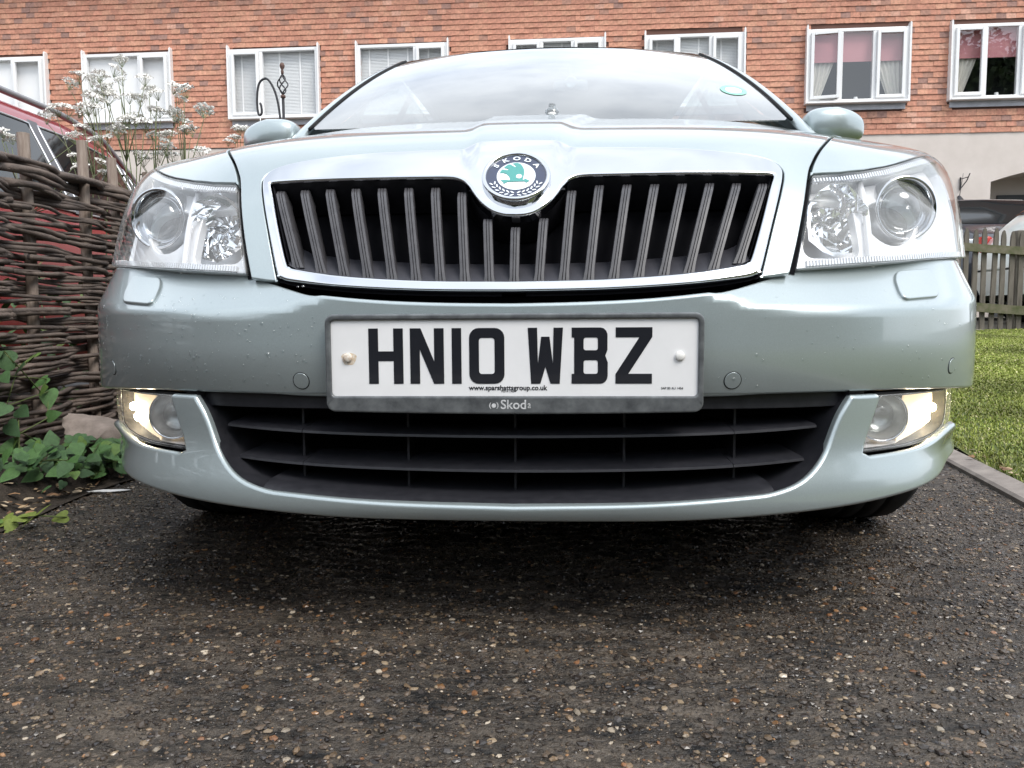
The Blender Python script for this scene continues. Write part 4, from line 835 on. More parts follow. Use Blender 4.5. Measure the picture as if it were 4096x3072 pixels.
# grass blades
def blades(n, sel, hmin, hmax):
    y = RNG.uniform(.6, 6.45, n); x = kx(y)+RNG.uniform(0, 4.5, n); k = sel(x, y); x, y = x[k], y[k]; n = len(x)
    z = lawn_z(x, y)-.024; h = RNG.uniform(hmin, hmax, n)*(1+.5*(RNG.random(n) > .93)); an = RNG.uniform(0, 6.28, n); w = RNG.uniform(.0012, .0026, n)*np.clip((y+1.1)/2.2, 1, 2.4); le = RNG.uniform(.15, .95, n)*h; la = RNG.uniform(0, 6.28, n)
    b = np.stack([x, y, z], 1); wx = np.stack([np.cos(an)*w, np.sin(an)*w, 0*w], 1); ld = np.stack([np.cos(la)*le, np.sin(la)*le, 0*le], 1); up = np.array([0, 0, 1.])
    V = np.stack([b-wx, b+wx, b+ld*.35+up*(h*.62)[:, None]-wx*.8, b+ld*.35+up*(h*.62)[:, None]+wx*.8, b+ld+up*(h*(1-.25*(le/h)))[:, None]], 1)
    base = np.array([(.28, .34, .065), (.33, .37, .09), (.39, .40, .13), (.21, .28, .05), (.50, .46, .25)]); k = RNG.choice(5, n, p=[.34, .30, .17, .12, .07]); patch = .85+.3*np.sin(x*5.3+1.7*np.sin(y*3.1))*np.sin(y*4.1)
    col = base[k]*RNG.uniform(.8, 1.2, (n, 1))*patch[:, None]; col = np.repeat(np.concatenate([col, np.ones((n, 1))], 1), 5, 0)
    t = np.arange(n)[:, None]*5; Fc = np.concatenate([t+[0, 1, 3], t+[0, 3, 2], t+[2, 3, 4]], 0); return V.reshape(-1, 3), Fc, col
wedge = lambda x, y: (x/(y+1.08) > .50) & (x/(y+1.08) < .80)
A1 = blades(420000, wedge, .007, .016); A2 = blades(40000, lambda x, y: ~wedge(x, y), .012, .032); A3 = blades(60000, lambda x, y: (x-kx(y) < .05) & (y < 3), .014, .05)
Vs, Fs, Cs = [], [], []; off = 0
for a_, b_, c_ in (A1, A2, A3): Vs.append(a_); Fs.append(b_+off); Cs.append(c_); off += len(a_)
o = link('grass', fastmesh(np.concatenate(Vs), np.concatenate(Fs), True, np.concatenate(Cs)), pm('grass_blade', rough=.55, attr='col', spec=.35))
tag(o, 'short mown green lawn grass rising to the picket fence', 'grass', kind='stuff')
# brown thatch along the kerb and soil bed on the left
SOIL = pm('dark_soil', (.045, .035, .027), .95, var=(30, (.022, .017, .013), (.075, .058, .043)), bump=(60, .9, .02))
sheet(0, 1, -1.5, 5.5, 24, 90, lambda x, y: .006+.085*sstep(0, .22, lx(y)-x)+.015*np.sin(x*23+y*9)*np.sin(y*17)*sstep(0, .1, lx(y)-x), 'soil_bed', SOIL, lambda s, y: lx(y)+.03-s*.85)
sheet(-9, -2.0, -6, 5.5, 12, 12, lambda x, y: 0*x+.01, 'neighbouring_drive', pm('grey_tarmac', (.06, .06, .06), .8, var=(30, (.045, .045, .045), (.08, .08, .08)), bump=(200, .4, .003)))
lit = MB()
for k in range(260):
    if RNG.random() < .62: yy = RNG.uniform(.5, 1.6); xx = lx(yy)-abs(RNG.normal(0, .09))+.02; zz = .012+.085*float(sstep(0, .22, lx(yy)-xx))
    else: yy = RNG.uniform(.8, 3.0); xx = kx(yy)+RNG.normal(.008, .015); zz = .030
    s_ = RNG.uniform(.004, .014); an = RNG.uniform(0, 6.28); T = Matrix.Translation((xx, yy, zz+.004)) @ Matrix.Rotation(an, 4, 'Z') @ Matrix.Rotation(RNG.uniform(-.6, .6), 4, 'X')
    c = [(.28, .16, .08), (.38, .27, .16), (.16, .09, .05), (.48, .38, .26)][RNG.integers(4)]
    P = [(-1, -.35, 0), (0, -.55, .25), (1, -.3, 0), (1.2, .1, .1), (.6, .5, .2), (-.4, .5, .3), (-1.1, .2, 0)]
    lit.add([T @ Vector((a*s_, b*s_, c_*s_)) for a, b, c_ in P], [(0, 1, 2, 3, 4, 5, 6)], c)
o = lit.build('leaf_litter', pm('dead_leaf', rough=.8, attr='col')); tag(o, 'brown dead leaf litter along the edges of the drive', 'leaf litter', kind='stuff')
m = MB(); rg = random.Random(3)
m.add([(-1.118+.052*math.cos(t)*(1+.3*rg.random()), 1.02+.010*math.sin(t)*(1+.5*rg.random())+.012*math.cos(t), .004+.004*rg.random()) for t in np.linspace(0, 2*math.pi, 16, endpoint=False)], [tuple(range(16))])
o = m.build('paint_fleck', pm('dried_white_paint', (.75, .75, .74), .7)); tag(o, 'white dried splash on the drive beside the left wheel', 'paint splash')
# ---------------------------------------------------------------- tile-hung building behind
TH = R(4.6); BP = Vector((5.927, 12.42, 0)); BD = Vector((math.cos(TH), -math.sin(TH), 0)); BN = Vector((-math.sin(TH), -math.cos(TH), 0))
BMX = Matrix((( BD.x, -BN.x, 0, BP.x), (BD.y, -BN.y, 0, BP.y), (0, 0, 1, 0), (0, 0, 0, 1)))    # local x along wall, y into wall, z up
bld = empty('apartment_building'); bld.matrix_world = BMX
tag(bld, 'long building with hung red clay tiles above a pale rendered ground floor', 'building')
RENDER = pm('pale_render', (.60, .535, .49), .9, var=(3, (.56, .50, .455), (.64, .575, .53)), bump=(90, .35, .004))
UPVC = pm('white_upvc', (.80, .80, .80), .3, spec=.5, coat=.2); LEAD = pm('lead_flashing', (.40, .41, .45), .55, .1, var=(8, (.34, .35, .39), (.46, .47, .51)))
TILE = pm('clay_tile', rough=.78, attr='col', var=(26, .72, 1.25), bump=(70, .4, .004)); ROOMD = pm('dark_room', (.05, .052, .06), .9)
PANE = glass_mat('window_pane', (.985, .985, .985), 1.5, 0, .9); PANE_R = glass_mat('reflecting_pane', (.965, .97, .97), 1.52, 0, 3.0); WHITEB = pm('white_blind', (.90, .90, .90), .8); 
S0, S1, ZR, ZTOP = -19.5, 7.0, 3.55, 6.95
wins = [(-16.20, -14.52), (-13.77, -12.13), (-11.03, -9.39), (-8.67, -7.05), (-5.94, -4.30), (-3.59, -1.93), (-.87, .79), (1.48, 3.12)]
WB, WT = 4.08, 5.30
def zsh(s): return .0035*(-s)                              # courses run very slightly out of level
# rendered ground floor with an arched opening
ar_ = [(2.24, 2.72)]+[(2.24+1.9*q, 2.72+.19*math.sin(math.pi*q)) for q in np.linspace(.05, .95, 14)]+[(4.14, 2.72)]
gf = MB(); gf.add(*[(lambda V, T: ([Vector((v[0], v[1], v[2])) for v in V], T))(*holed([(S0, .2), (2.24, .2)]+ar_+[(4.14, .2), (S1, .2), (S1, ZR+.1), (S0, ZR+.1)], [], Matrix(((1, 0, 0, 0), (0, 0, -1, 0), (0, 1, 0, 0), (0, 0, 0, 1))), -.2, .2))][0])
gf.build('rendered_wall', RENDER, bld)
m = MB()
for (a, b) in zip(ar_[:-1], ar_[1:]): m.add([(a[0], 0, a[1]), (b[0], 0, b[1]), (b[0], 2.2, b[1]), (a[0], 2.2, a[1])], [(0, 1, 2, 3)])
m.add([(2.24, 0, .2), (2.24, 0, 2.72), (2.24, 2.2, 2.72), (2.24, 2.2, .2)], [(0, 1, 2, 3)]); m.add([(4.14, 0, .2), (4.14, 0, 2.72), (4.14, 2.2, 2.72), (4.14, 2.2, .2)], [(3, 2, 1, 0)])
m.add([(2.0, .8, .2), (4.4, .8, .2), (4.4, .8, 3.1), (2.0, .8, 3.1)], [(0, 1, 2, 3)]); m.build('archway', pm('archway_render', (.55, .50, .46), .9), bld)
m = MB(); m.box((3.15, .78, 1.50), (.8, .05, 2.2)); m.build('archway_door', pm('dark_door', (.05, .055, .06), .6), bld)
# upper wall behind the tiles
m = MB(); m.add(*holed([(S0, ZR+.02), (S1, ZR+.02), (S1, ZTOP), (S0, ZTOP)], [[(a, WB), (b, WB), (b, WT), (a, WT)] for a, b in wins], Matrix(((1, 0, 0, 0), (0, 0, -1, 0), (0, 1, 0, 0), (0, 0, 0, 1))), -.2, .2)); m.build('upper_wall', pm('tile_batten', (.12, .06, .045), .9), bld)
# hanging tiles
PAL = [(.53, .26, .175), (.50, .235, .16), (.555, .285, .19), (.48, .225, .155), (.39, .21, .155), (.32, .185, .15), (.57, .32, .235), (.515, .26, .18)]; PW = [.24, .22, .14, .14, .09, .065, .03, .075]
TWD, TGA = .1625, .0925
def tile_geo(rg, col):
    j = [rg.uniform(-.0042, .0042) for _ in range(5)]; w = TWD/2-.0003; t0 = .019+rg.uniform(-.004, .004); xs = [-w, -w*.5, 0, w*.5, w]; arc = [0, .0012, .0018, .0012, 0]
    V = [(x, -t0, j[i]*.6-arc[i]) for i, x in enumerate(xs)]+[(x, -.004, TGA+.012) for x in xs]+[(x, -t0+.012, j[i]*.6-arc[i]) for i, x in enumerate(xs)]
    Fc = [(i, i+1, 6+i, 5+i) for i in range(4)]+[(10+i, 11+i, i+1, i) for i in range(4)]+[(0, 5, 10), (4, 14, 9)]
    return V, Fc
rg = random.Random(4); cand = []
nrow = int((ZTOP-ZR)/TGA)
for r_ in range(nrow):
    z = ZR+r_*TGA; sft = .5*TWD*(r_ % 2)
    for c_ in range(int((S1-S0)/TWD)+1):
        s_ = S0+c_*TWD+sft+rg.uniform(-.002, .002); zz_ = z+zsh(s_)
        cut = None
        for a, b in wins:
            if s_+TWD/2 > a-.01 and s_-TWD/2 < b+.01 and zz_+TGA > WB-.085 and zz_ < WT+.02:
                if s_-TWD/2 > a-.01-TWD*.4 and s_+TWD/2 < b+.01+TWD*.4 or (a < s_ < b): cut = 1
        if cut: continue
        cand.append((s_, zz_))
cw = Vector(cam.matrix_world.translation)
def vis(s_, z):
    p = BMX @ Vector((s_, 0, z)); q = cam.matrix_world.inverted() @ p; u, v = q.x/-q.z*3076, q.y/-q.z*3076
    return abs(u) < 2060 and abs(v) < 1550, (p-cw).length, u, v
sc_ = []
for s_, z in cand:
    ok, d_, u, v = vis(s_, z); ok = ok and not (-1100 < u < 1190 and v < 1040 and z < 4.9) and not (u > -1100 and u < 1150 and v < 1190)
    sc_.append((0 if ok else 1, d_, s_, z))
sc_.sort(); tiles_m = []
for i in range(36):
    c = PAL[i % 8] if i < 8 else rg.choices(PAL, PW)[0]; f_ = rg.uniform(.92, 1.07); V, Fc = tile_geo(rg, c); me = mesh(V, Fc, False, None, [(*[q*f_ for q in c], 1)]*len(V)); me.materials.append(TILE); tiles_m.append((me, c))
tw = [PW[PAL.index(c)] for _, c in tiles_m]
for _, _, s_, z in sc_[:300]: link('tile', rg.choices(tiles_m, tw)[0][0], None, bld, (s_, rg.uniform(-.003, .001), z), (rg.uniform(-.01, .01), rg.uniform(-.006, .006), 0))
V, Fc, Cc = [], [], []
for _, _, s_, z in sc_[300:]:
    kd = .35+1.5*max(0, .5+.5*math.sin(s_*1.9+1.3*math.sin(z*2.3))*math.cos(z*3.1-s_*.7)); c = rg.choices(PAL, [p_*(kd if i_ in (4, 5) else 1) for i_, p_ in enumerate(PW)])[0]; f_ = rg.uniform(.92, 1.07); v, f2 = tile_geo(rg, c); n = len(V); dy = rg.uniform(-.003, .002); tl = rg.uniform(-.006, .006); V += [(x+s_, y+dy, q+z+x*tl) for x, y, q in v]; Fc += [tuple(i+n for i in f) for f in f2]; Cc += [(*[q*f_ for q in c], 1)]*len(v)
o = link('tile_courses', mesh(V, Fc, False, None, Cc), TILE, bld); o['kind'] = 'stuff'
# eaves and roof
m = MB(); m.box(((S0+S1)/2, -.22, ZTOP+.06), (S1-S0, .5, .16)); m.build('fascia', UPVC, bld)
m = MB(); m.add([(S0, -.5, ZTOP+.12), (S1, -.5, ZTOP+.12), (S1, 4.2, ZTOP+3.0), (S0, 4.2, ZTOP+3.0)], [(0, 1, 2, 3)]); m.build('roof', pm('brown_roof', (.16, .085, .06), .85, var=(6, (.12, .065, .05), (.20, .105, .075)), bump=(40, .5, .01)), bld)
m = MB(); m.tube([(S0, -.52, ZTOP+.10), (S1, -.52, ZTOP+.10)], .055, 8); m.build('gutter', UPVC, bld, True)
m = MB(); m.add([(S0, 0, .2), (S0, 8, .2), (S0, 8, ZTOP+.1), (S0, 0, ZTOP+.1)], [(3, 2, 1, 0)]); m.add([(S1, 0, .2), (S1, 8, .2), (S1, 8, ZTOP+.1), (S1, 0, ZTOP+.1)], [(0, 1, 2, 3)]); m.build('end_wall', RENDER, bld)
# windows
def window(idx, a, b, splits, vents, blind=None, open_first=False):
    w = empty('window', parent=bld); fr = MB(); z0, z1 = WB, WT; D0 = -.035; FW = .055
    for x in (a+FW/2, b-FW/2): fr.box((x, D0, (z0+z1)/2), (FW, .07, z1-z0), None, .006)
    for z in (z0+FW/2, z1-FW/2): fr.box(((a+b)/2, D0+.001, z), (b-a-2*FW, .068, FW), None, .006)
    xs = [a+FW]+[a+(b-a)*q for q in splits]+[b-FW]
    for x in xs[1:-1]: fr.box((x, D0+.002, (z0+z1)/2), (.062, .066, z1-z0-2*FW), None, .006)
    fr.build('frame', UPVC, w)
    for k in range(len(xs)-1):
        xa = xs[k]+(.031 if k else 0); xb = xs[k+1]-(.031 if k < len(xs)-2 else 0); za, zb = z0+FW, z1-FW
        if k in vents:
            sa = MB(); q = .052
            for x in (xa+q/2, xb-q/2): sa.box((x-(xa), -.02, (za+zb)/2), (q, .05, zb-za), None, .006)
            for z in (za+q/2, zb-q/2): sa.box(((xb-xa)/2, -.02, z), (xb-xa-2*q, .05, q), None, .006)
            rot = R(-9) if (open_first and k == 0) else 0
            so = sa.build('sash', UPVC, w); so.location = (xa, D0-.03, 0); so.rotation_euler = (0, 0, rot)
            pn = MB(); pn.add([(q, -.014, za+q), (xb-xa-q, -.014, za+q), (xb-xa-q, -.014, zb-q), (q, -.014, zb-q)], [(0, 1, 2, 3)]); po = pn.build('pane', PANE if blind else PANE_R, w); po.location = so.location; po.rotation_euler = so.rotation_euler
            if vents[k]:
                tv = MB(); tv.box(((xa+xb)/2, D0-.062, zb-.028), ((xb-xa)*.62, .02, .022), None, .004); tv.build('trickle_vent', pm('vent_grey', (.55, .55, .56), .5), w)
        else:
            pn = MB(); pn.add([(xa, D0-.01, za), (xb, D0-.01, za), (xb, D0-.01, zb), (xa, D0-.01, zb)], [(0, 1, 2, 3)]); pn.build('pane', PANE if blind else PANE_R, w)
    sl_ = MB(); sl_.box(((a+b)/2, -.075, z0-.012), (b-a+.02, .17, .03), None, .008); sl_.build('sill', UPVC, w)
    fl = MB(); fl.box(((a+b)/2, -.030, z0-.075), (b-a-.03, .03, .10), None, .004); fl.build('flashing', LEAD, w)
    for x, s_ in ((a-.012, 1), (b+.012, -1)):
        sb = MB(); sb.add([(x-.014, -.125, z0-.02), (x+.014, -.125, z0-.02), (x+.014, -.105, z1+.045), (x, -.10, z1+.075), (x-.014, -.105, z1+.045), (x-.014, 0, z0-.02), (x+.014, 0, z0-.02), (x+.014, 0, z1+.045), (x, 0, z1+.075), (x-.014, 0, z1+.045)], [(0, 1, 2, 3, 4), (0, 5, 6, 1), (1, 6, 7, 2), (2, 7, 8, 3), (3, 8, 9, 4), (4, 9, 5, 0)]); sb.build('side_board', UPVC, w)
    rm = MB(); rm.add([(a, .005, z0), (b, .005, z0), (b, .9, z0), (a, .9, z0), (a, .9, z1), (b, .9, z1), (a, .005, z1), (b, .005, z1)], [(0, 1, 2, 3), (3, 2, 5, 4), (4, 5, 7, 6), (0, 3, 4, 6), (1, 7, 5, 2)]); rm.build('reveal', ROOMD if blind != 'white' else WHITEB, w)
    return w, xs
specs = [([.62], {1: True}, 'white'), ([.64], {1: True}, 'white'), ([.36], {0: True}, 'slat'), ([.64], {1: True}, 'slat'), ([.335, .665], {0: False, 2: True}, 'slat'), ([.335, .665], {0: False, 2: True}, 'slat'), ([.335, .665], {0: False, 2: True}, None), ([.335, .665], {0: False, 2: False}, None)]
SLAT = pm('pale_blind', (.82, .83, .83), .7); PINK = pm('pink_roller_blind', (.58, .25, .27), .8); CURT = pm('cream_curtain', (.72, .69, .62), .85, bump=(30, .2, .01))
ordn = ['furthest left', 'second from the left', 'third from the left', 'fourth from the left', 'third from the right end', 'between the car roof and the open window', 'open', 'rightmost']
def bobj(name, mb, mat, label, cat, group=None, smooth=False):
    o = mb.build(name, mat, None, smooth); o.matrix_world = BMX; tag(o, label, cat, group); return o
for i, ((a, b), sp) in enumerate(zip(wins, specs)):
    w, xs = window(i, a, b, sp[0], sp[1], sp[2], open_first=(i == 6))
    if sp[2] == 'white':
        m = MB(); m.add([(a+.02, .03, WB), (b-.02, .03, WB), (b-.02, .03, WT), (a+.02, .03, WT)], [(0, 1, 2, 3)]); bobj('roller_blind', m, WHITEB, ['plain white roller blind in the window above the red car', 'plain white roller blind in the window behind the cow parsley'][i], 'blind')
    elif sp[2] == 'slat':
        m = MB(); n = 46
        for k in range(n):
            z = WB+.03+(WT-WB-.06)*k/n; m.add([(a+.03, .05, z), (b-.03, .05, z), (b-.03, .062, z+.027), (a+.03, .062, z+.027)], [(0, 1, 2, 3)])
        bobj('venetian_blind', m, SLAT, ['pale slatted blind in the window behind the shepherd hook', 'pale slatted blind in the window by the left windscreen pillar', 'pale slatted blind in the window just above the middle of the car roof', 'pale slatted blind in the window at the right end of the car roof'][i-2], 'blind')
        for q in (.12, .33, .55, .78): 
            t_ = MB(); t_.box((a+(b-a)*q, .045, (WB+WT)/2), (.028, .004, WT-WB-.04)); t_.build('blind_tape', WHITEB, w)
    else:
        m = MB(); m.add([(a+.03, .045, WT-.52), (b-.03, .045, WT-.52), (b-.03, .045, WT), (a+.03, .045, WT)], [(0, 1, 2, 3)]); bobj('roller_blind', m, PINK, ['pink roller blind half lowered in the open window', 'pink roller blind half lowered in the rightmost window'][i-6], 'blind')
        for side in (0, 1):
            V = []; n = 26; rows = 9
            for r_ in range(rows):
                q = r_/(rows-1); z = WT-.48-(WT-.48-WB-.02)*q; wd = .46-.26*q
                for k in range(n):
                    t = k/(n-1); x = (a+.04+wd*t) if side == 0 else (b-.04-wd*t); V.append((x, .10+.018*math.sin(t*34), z))
            Fc = [(r_*n+k, r_*n+k+1, (r_+1)*n+k+1, (r_+1)*n+k) for r_ in range(rows-1) for k in range(n-1)]; m = MB(); m.add(V, Fc)
            bobj('curtain', m, CURT, [['left', 'right'][side]+' tied cream curtain in the '+('open window' if i == 6 else 'rightmost window'), 0][0], 'curtain', None, True)
        for x, h in (((a+b)/2-.25, .085), ((a+b)/2+.02, .065)) if i == 6 else (((a+b)/2-.02, .075),):
            m = MB(); m.lathe([(0, h), (.030, h), (.033, h-.008), (.033, 0)], 14, Matrix.Translation((x, .04, WB+.045))); bobj('candle', m, WHITEB, 'white candle on the sill of the rightmost window' if i == 7 else ('taller' if h > .07 else 'shorter')+' white candle on the sill of the open window', 'candle', None, True)
# wall hook
m = MB(); m.tube([(1.735, -.02, 2.80), (1.735, -.02, 2.58)], .012, 6); m.tube([(1.735, -.02, 2.60), (1.78, -.14, 2.72), (1.81, -.18, 2.84)], .009, 6); m.tube([(1.735, -.02, 2.77), (1.79, -.15, 2.78)], .007, 6)
bobj('wall_bracket', m, pm('black_iron', (.02, .02, .022), .5, .3), 'small black iron hanging bracket on the pale rendered wall', 'bracket')
# ---------------------------------------------------------------- left side: hurdle fence, plants, red car, shepherd hook
FX = -1.45
BARK = pm('hazel_bark', (.10, .07, .055), .62, var=(30, (.036, .027, .024), (.19, .145, .118), 6, (1, .35, 1)), bump=(150, .8, .004)); STAKE = pm('cut_stake', (.30, .235, .19), .8, var=(40, (.20, .15, .12), (.38, .31, .26), 6, (3, 3, .4)), bump=(160, .4, .002, (3, 3, .3)))
fence = empty('woven_hurdle_fence', (0, 0, 0)); tag(fence, 'woven brown hazel hurdle fence along the left of the drive', 'fence')
STK = [-.35, -.05, .25, .53, .80, 1.05, 1.28, 1.597, 1.80, 2.07, 2.36, 2.62]
TOPS = {1.28: 1.036, 1.597: 1.084, 1.80: 1.067}; rg = random.Random(21)
for y in STK:
    h = TOPS.get(y, rg.uniform(1.0, 1.09)); m = MB(); n = 9; m.tube([(FX+rg.uniform(-.003, .003)-.012*(k/(n-1)), y+.020*(k/(n-1)-.9), -.05+(h+.05)*k/(n-1)) for k in range(n)], [.0175+rg.uniform(-.001, .001) for _ in range(n)], 9); o = m.build('stake', STAKE, fence, auto=50)
z = .075; row = 0
while z < .955:
    thick = rg.uniform(.0066, .0108)*(1.25 if z > .86 else 1)
    y = -.55-rg.uniform(0, .4)
    while y < 2.7:
        ln = rg.uniform(1.0, 2.0); ye = min(y+ln, 2.85); n = max(8, int((ye-y)/.045)); pts = []; rad = []; a1, p1, a2, p2 = rg.uniform(.002, .007), rg.uniform(0, 6), rg.uniform(.002, .006), rg.uniform(0, 6); slope = rg.uniform(-.016, .016); flip = 1 if rg.random() < .5 else -1; tp = rg.choice((-1, 1))
        for k in range(n+1):
            yy = y+(ye-y)*k/n; i = int(np.searchsorted(STK, yy)); ya = STK[i-1] if i else STK[0]-.3; yb = STK[i] if i < len(STK) else STK[-1]+.3; ph = (yy-ya)/(yb-ya)
            ox = flip*(1 if i % 2 else -1)*math.cos(ph*math.pi)*(.0175+thick*.9)
            sag = .012*(1 if (row % 3) else -.4)*math.sin((yy)*2.1+row)
            pts.append((FX+ox+.003*math.sin(yy*31+p1), yy, z+slope*(yy-(y+ye)/2)+a1*math.sin(yy*4+p1)+a2*math.sin(yy*17+p2)+(-.055*(yy-1.5) if False else 0)+sag*.5)); rad.append(max(.0028, thick*(1-.45*(k/n if tp > 0 else 1-k/n))*(1+.10*math.sin(yy*40+p2)+(.25 if rg.random() < .05 else 0))))
        m = MB(); m.tube(pts, rad, 7); m.build('rod', BARK, fence, True)
        y = ye-rg.uniform(.02, .12) if ye < 2.8 else 9
    z += thick*2*rg.uniform(.50, .68); row += 1
# thick top rail
m = MB(); m.tube([(FX+.006*math.sin(q*9), -.5+3.3*q, .955+.012*math.sin(q*7+1.2)+.004*math.sin(q*31)) for q in np.linspace(0, 1, 40)], [.0165-.004*q for q in np.linspace(0, 1, 40)], 9); m.build('top_rail', BARK, fence, True)

# broken lump of concrete
bm = bmesh.new(); bmesh.ops.create_icosphere(bm, subdivisions=4, radius=1)
rg2 = np.random.default_rng(8); pl = [(Vector(rg2.normal(size=3)).normalized(), rg2.uniform(.55, .9)) for _ in range(15)]
for v in bm.verts:
    d_ = v.co.normalized(); r_ = min([pd/max(1e-3, d_.dot(pn)) for pn, pd in pl if d_.dot(pn) > .05]+[1.15]); v.co = d_*r_
    v.co = Vector((v.co.x*.115, v.co.y*.09, v.co.z*.105))*(1+.012*math.sin(v.co.x*40)*math.sin(v.co.y*37))
me = bpy.data.meshes.new('rock'); bm.to_mesh(me); bm.free(); autosmooth(me, 35)
o = link('concrete_lump', me, pm('rough_concrete', (.24, .20, .175), .9, var=(22, (.17, .14, .12), (.30, .25, .22)), bump=(140, .6, .004)), None, (-1.275, 1.27, .105), (.1, .15, .4)); tag(o, 'pinkish lump of broken concrete at the foot of the hurdle fence', 'concrete lump')

# bindweed with heart-shaped leaves
def heart(s=1.0):
    half = [(0, 0), (.10, -.07), (.24, -.10), (.36, -.02), (.42, .14), (.38, .34), (.27, .58), (.13, .82), (0, 1.0)]
    V = [(x, y, -.10*abs(x)*2+.08*math.sin(y*2.5)+.10*x*x) for x, y in half]+[(-x, y, -.10*abs(x)*2+.08*math.sin(y*2.5)+.10*x*x) for x, y in half[1:-1]]+[(0, .25, .03), (0, .55, .06)]
    n = len(half); Fc = []
    R_ = list(range(0, n)); L_ = [0]+list(range(n, n+n-2))+[n-1]; c1, c2 = len(V)-2, len(V)-1
    for k in range(n-1):
        c = c1 if k < 5 else c2; Fc.append((R_[k], R_[k+1], c)); Fc.append((L_[k+1], L_[k], c))
    Fc += [(R_[5], c2, c1), (L_[5], c1, c2)]
    return [(x*s, y*s, z*s) for x, y, z in V], Fc
LEAFM = []
for i, c in enumerate([(.055, .115, .042), (.070, .150, .045), (.045, .095, .040), (.11, .19, .045), (.17, .22, .045)]):
    V, Fc = heart(); me = mesh(V, Fc, True); me.materials.append(pm('bindweed_leaf_%d' % i, c, .5, spec=.4, var=(4, tuple(q*.75 for q in c), tuple(q*1.25 for q in c)), bump=(25, .3, .02))); LEAFM.append(me)
def plant(label, n, spot, wts, smin, smax, group):
    p = empty('bindweed_plant', (0, 0, 0)); tag(p, label, 'plant', group); prev = None; pts = []
    for k in range(n):
        x, y, z, up = spot(k); s_ = rg.uniform(smin, smax); me = rg.choices(LEAFM, wts)[0]
        nx = Vector((rg.uniform(-.5, .7), rg.uniform(-1.0, -.15), rg.uniform(.25, 1.0)*up)).normalized(); T = frame_at((x, y, z), nx, (rg.uniform(-.8, .8), rg.uniform(-.4, .2), rg.uniform(-1, .3)))
        o = link('leaf', me, None, p); o.matrix_world = T @ Matrix.Scale(s_, 4); pts.append((x, y, z-.004))
    m = MB(); srt = sorted(pts, key=lambda q: q[0]+.3*q[2])[::max(1, n//14)]; m.tube(srt, .0018, 5); m.build('stem', pm('bindweed_stem', (.12, .16, .05), .6), p, True)
plant('bindweed leaves climbing the hurdle fence at the left edge', 16, lambda k: (-1.40+rg.uniform(-.0, .06), .98+rg.uniform(-.02, .20), .10+.36*rg.random()**1.4, .5), [4, 3, 3, 1, .3], .045, .07, 'bindweed in the left bed')
plant('broad dark green bindweed mat below the hurdle fence', 120, lambda k: (-1.26+rg.uniform(-.14, .10), rg.uniform(.88, 1.22), .05+.10*rg.random(), 1), [4, 4, 3, 1.2, .2], .026, .052, 'bindweed in the left bed')
plant('bindweed leaves spilling round the concrete lump beside the bumper', 80, lambda k: (-1.20+rg.uniform(-.07, .09), rg.uniform(1.08, 1.40), .035+.095*rg.random(), 1), [3, 4, 2, 2, .3], .026, .048, 'bindweed in the left bed')
plant('yellow-green bindweed sprig creeping onto the drive', 8, lambda k: (-1.19+.20*rg.random(), .66+rg.uniform(-.03, .06), .020+.022*rg.random(), 1), [0, .4, 0, 2, 4], .030, .045, 'bindweed in the left bed')
ug = MB()
for k in range(1500):
    x, y, z = rg.uniform(-2.05, -1.52), rg.uniform(.7, 3.3), .02+.62*rg.random()**1.6; T = Matrix.Translation((x, y, z)) @ Matrix.Rotation(rg.uniform(0, 6.28), 4, 'Z') @ Matrix.Rotation(rg.uniform(-.9, .9), 4, 'X'); s_ = rg.uniform(.02, .05)
    c = rg.choice([(.06, .12, .035), (.09, .16, .04), (.045, .09, .03), (.13, .18, .05)]); ug.add([T @ Vector(q) for q in ((-.3*s_, 0, 0), (.3*s_, 0, 0), (.35*s_, .6*s_, .1*s_), (0, 1.1*s_, .05*s_), (-.35*s_, .6*s_, .1*s_))], [(0, 1, 2, 3, 4)], c)
o = ug.build('undergrowth', pm('weed_leaf', rough=.6, attr='col')); tag(o, 'low green weeds showing through gaps of the hurdle fence', 'weeds', kind='stuff')

# cow parsley
FLW = pm('cow_parsley_flower', (.88, .87, .83), .8); PST = pm('cow_parsley_stem', (.16, .20, .09), .6, var=(8, (.13, .12, .07), (.19, .25, .11)))
UMB = []
for i in range(4):
    fl = MB(); n = 11+i
    for k in range(n):
        a = 2.4*k; r_ = .030*math.sqrt((k+.5)/n); c = Vector((r_*math.cos(a), r_*math.sin(a), .008-11*r_*r_+rg.uniform(-.003, .003)))
        for q in range(9):
            b = 2.4*q; rr = .0090*math.sqrt((q+.4)/9); p = c+Vector((rr*math.cos(b), rr*math.sin(b), .006*rg.random())); s_ = rg.uniform(.0036, .0058); nv = Vector((rg.uniform(-1, 1), rg.uniform(-1.2, .8), .8)).normalized(); T = frame_at(p, nv, (.3, 1, 0))
            fl.add([T @ Vector((s_*math.cos(t)*(1 if j % 2 else .62), s_*math.sin(t)*(1 if j % 2 else .62), .001*(j % 2))) for j, t in enumerate(np.linspace(0, 2*math.pi, 10, endpoint=False))], [tuple(range(10))])
    me = fl.mesh(); me.materials.append(FLW)
    st_ = MB()
    for k in range(n):
        a = 2.4*k; r_ = .030*math.sqrt((k+.5)/n); st_.tube([(0, 0, -.034), (r_*math.cos(a)*.9, r_*math.sin(a)*.9, .002-6*r_*r_)], .0006, 3, False)
    ms = st_.mesh(); ms.materials.append(PST); UMB.append((me, ms))
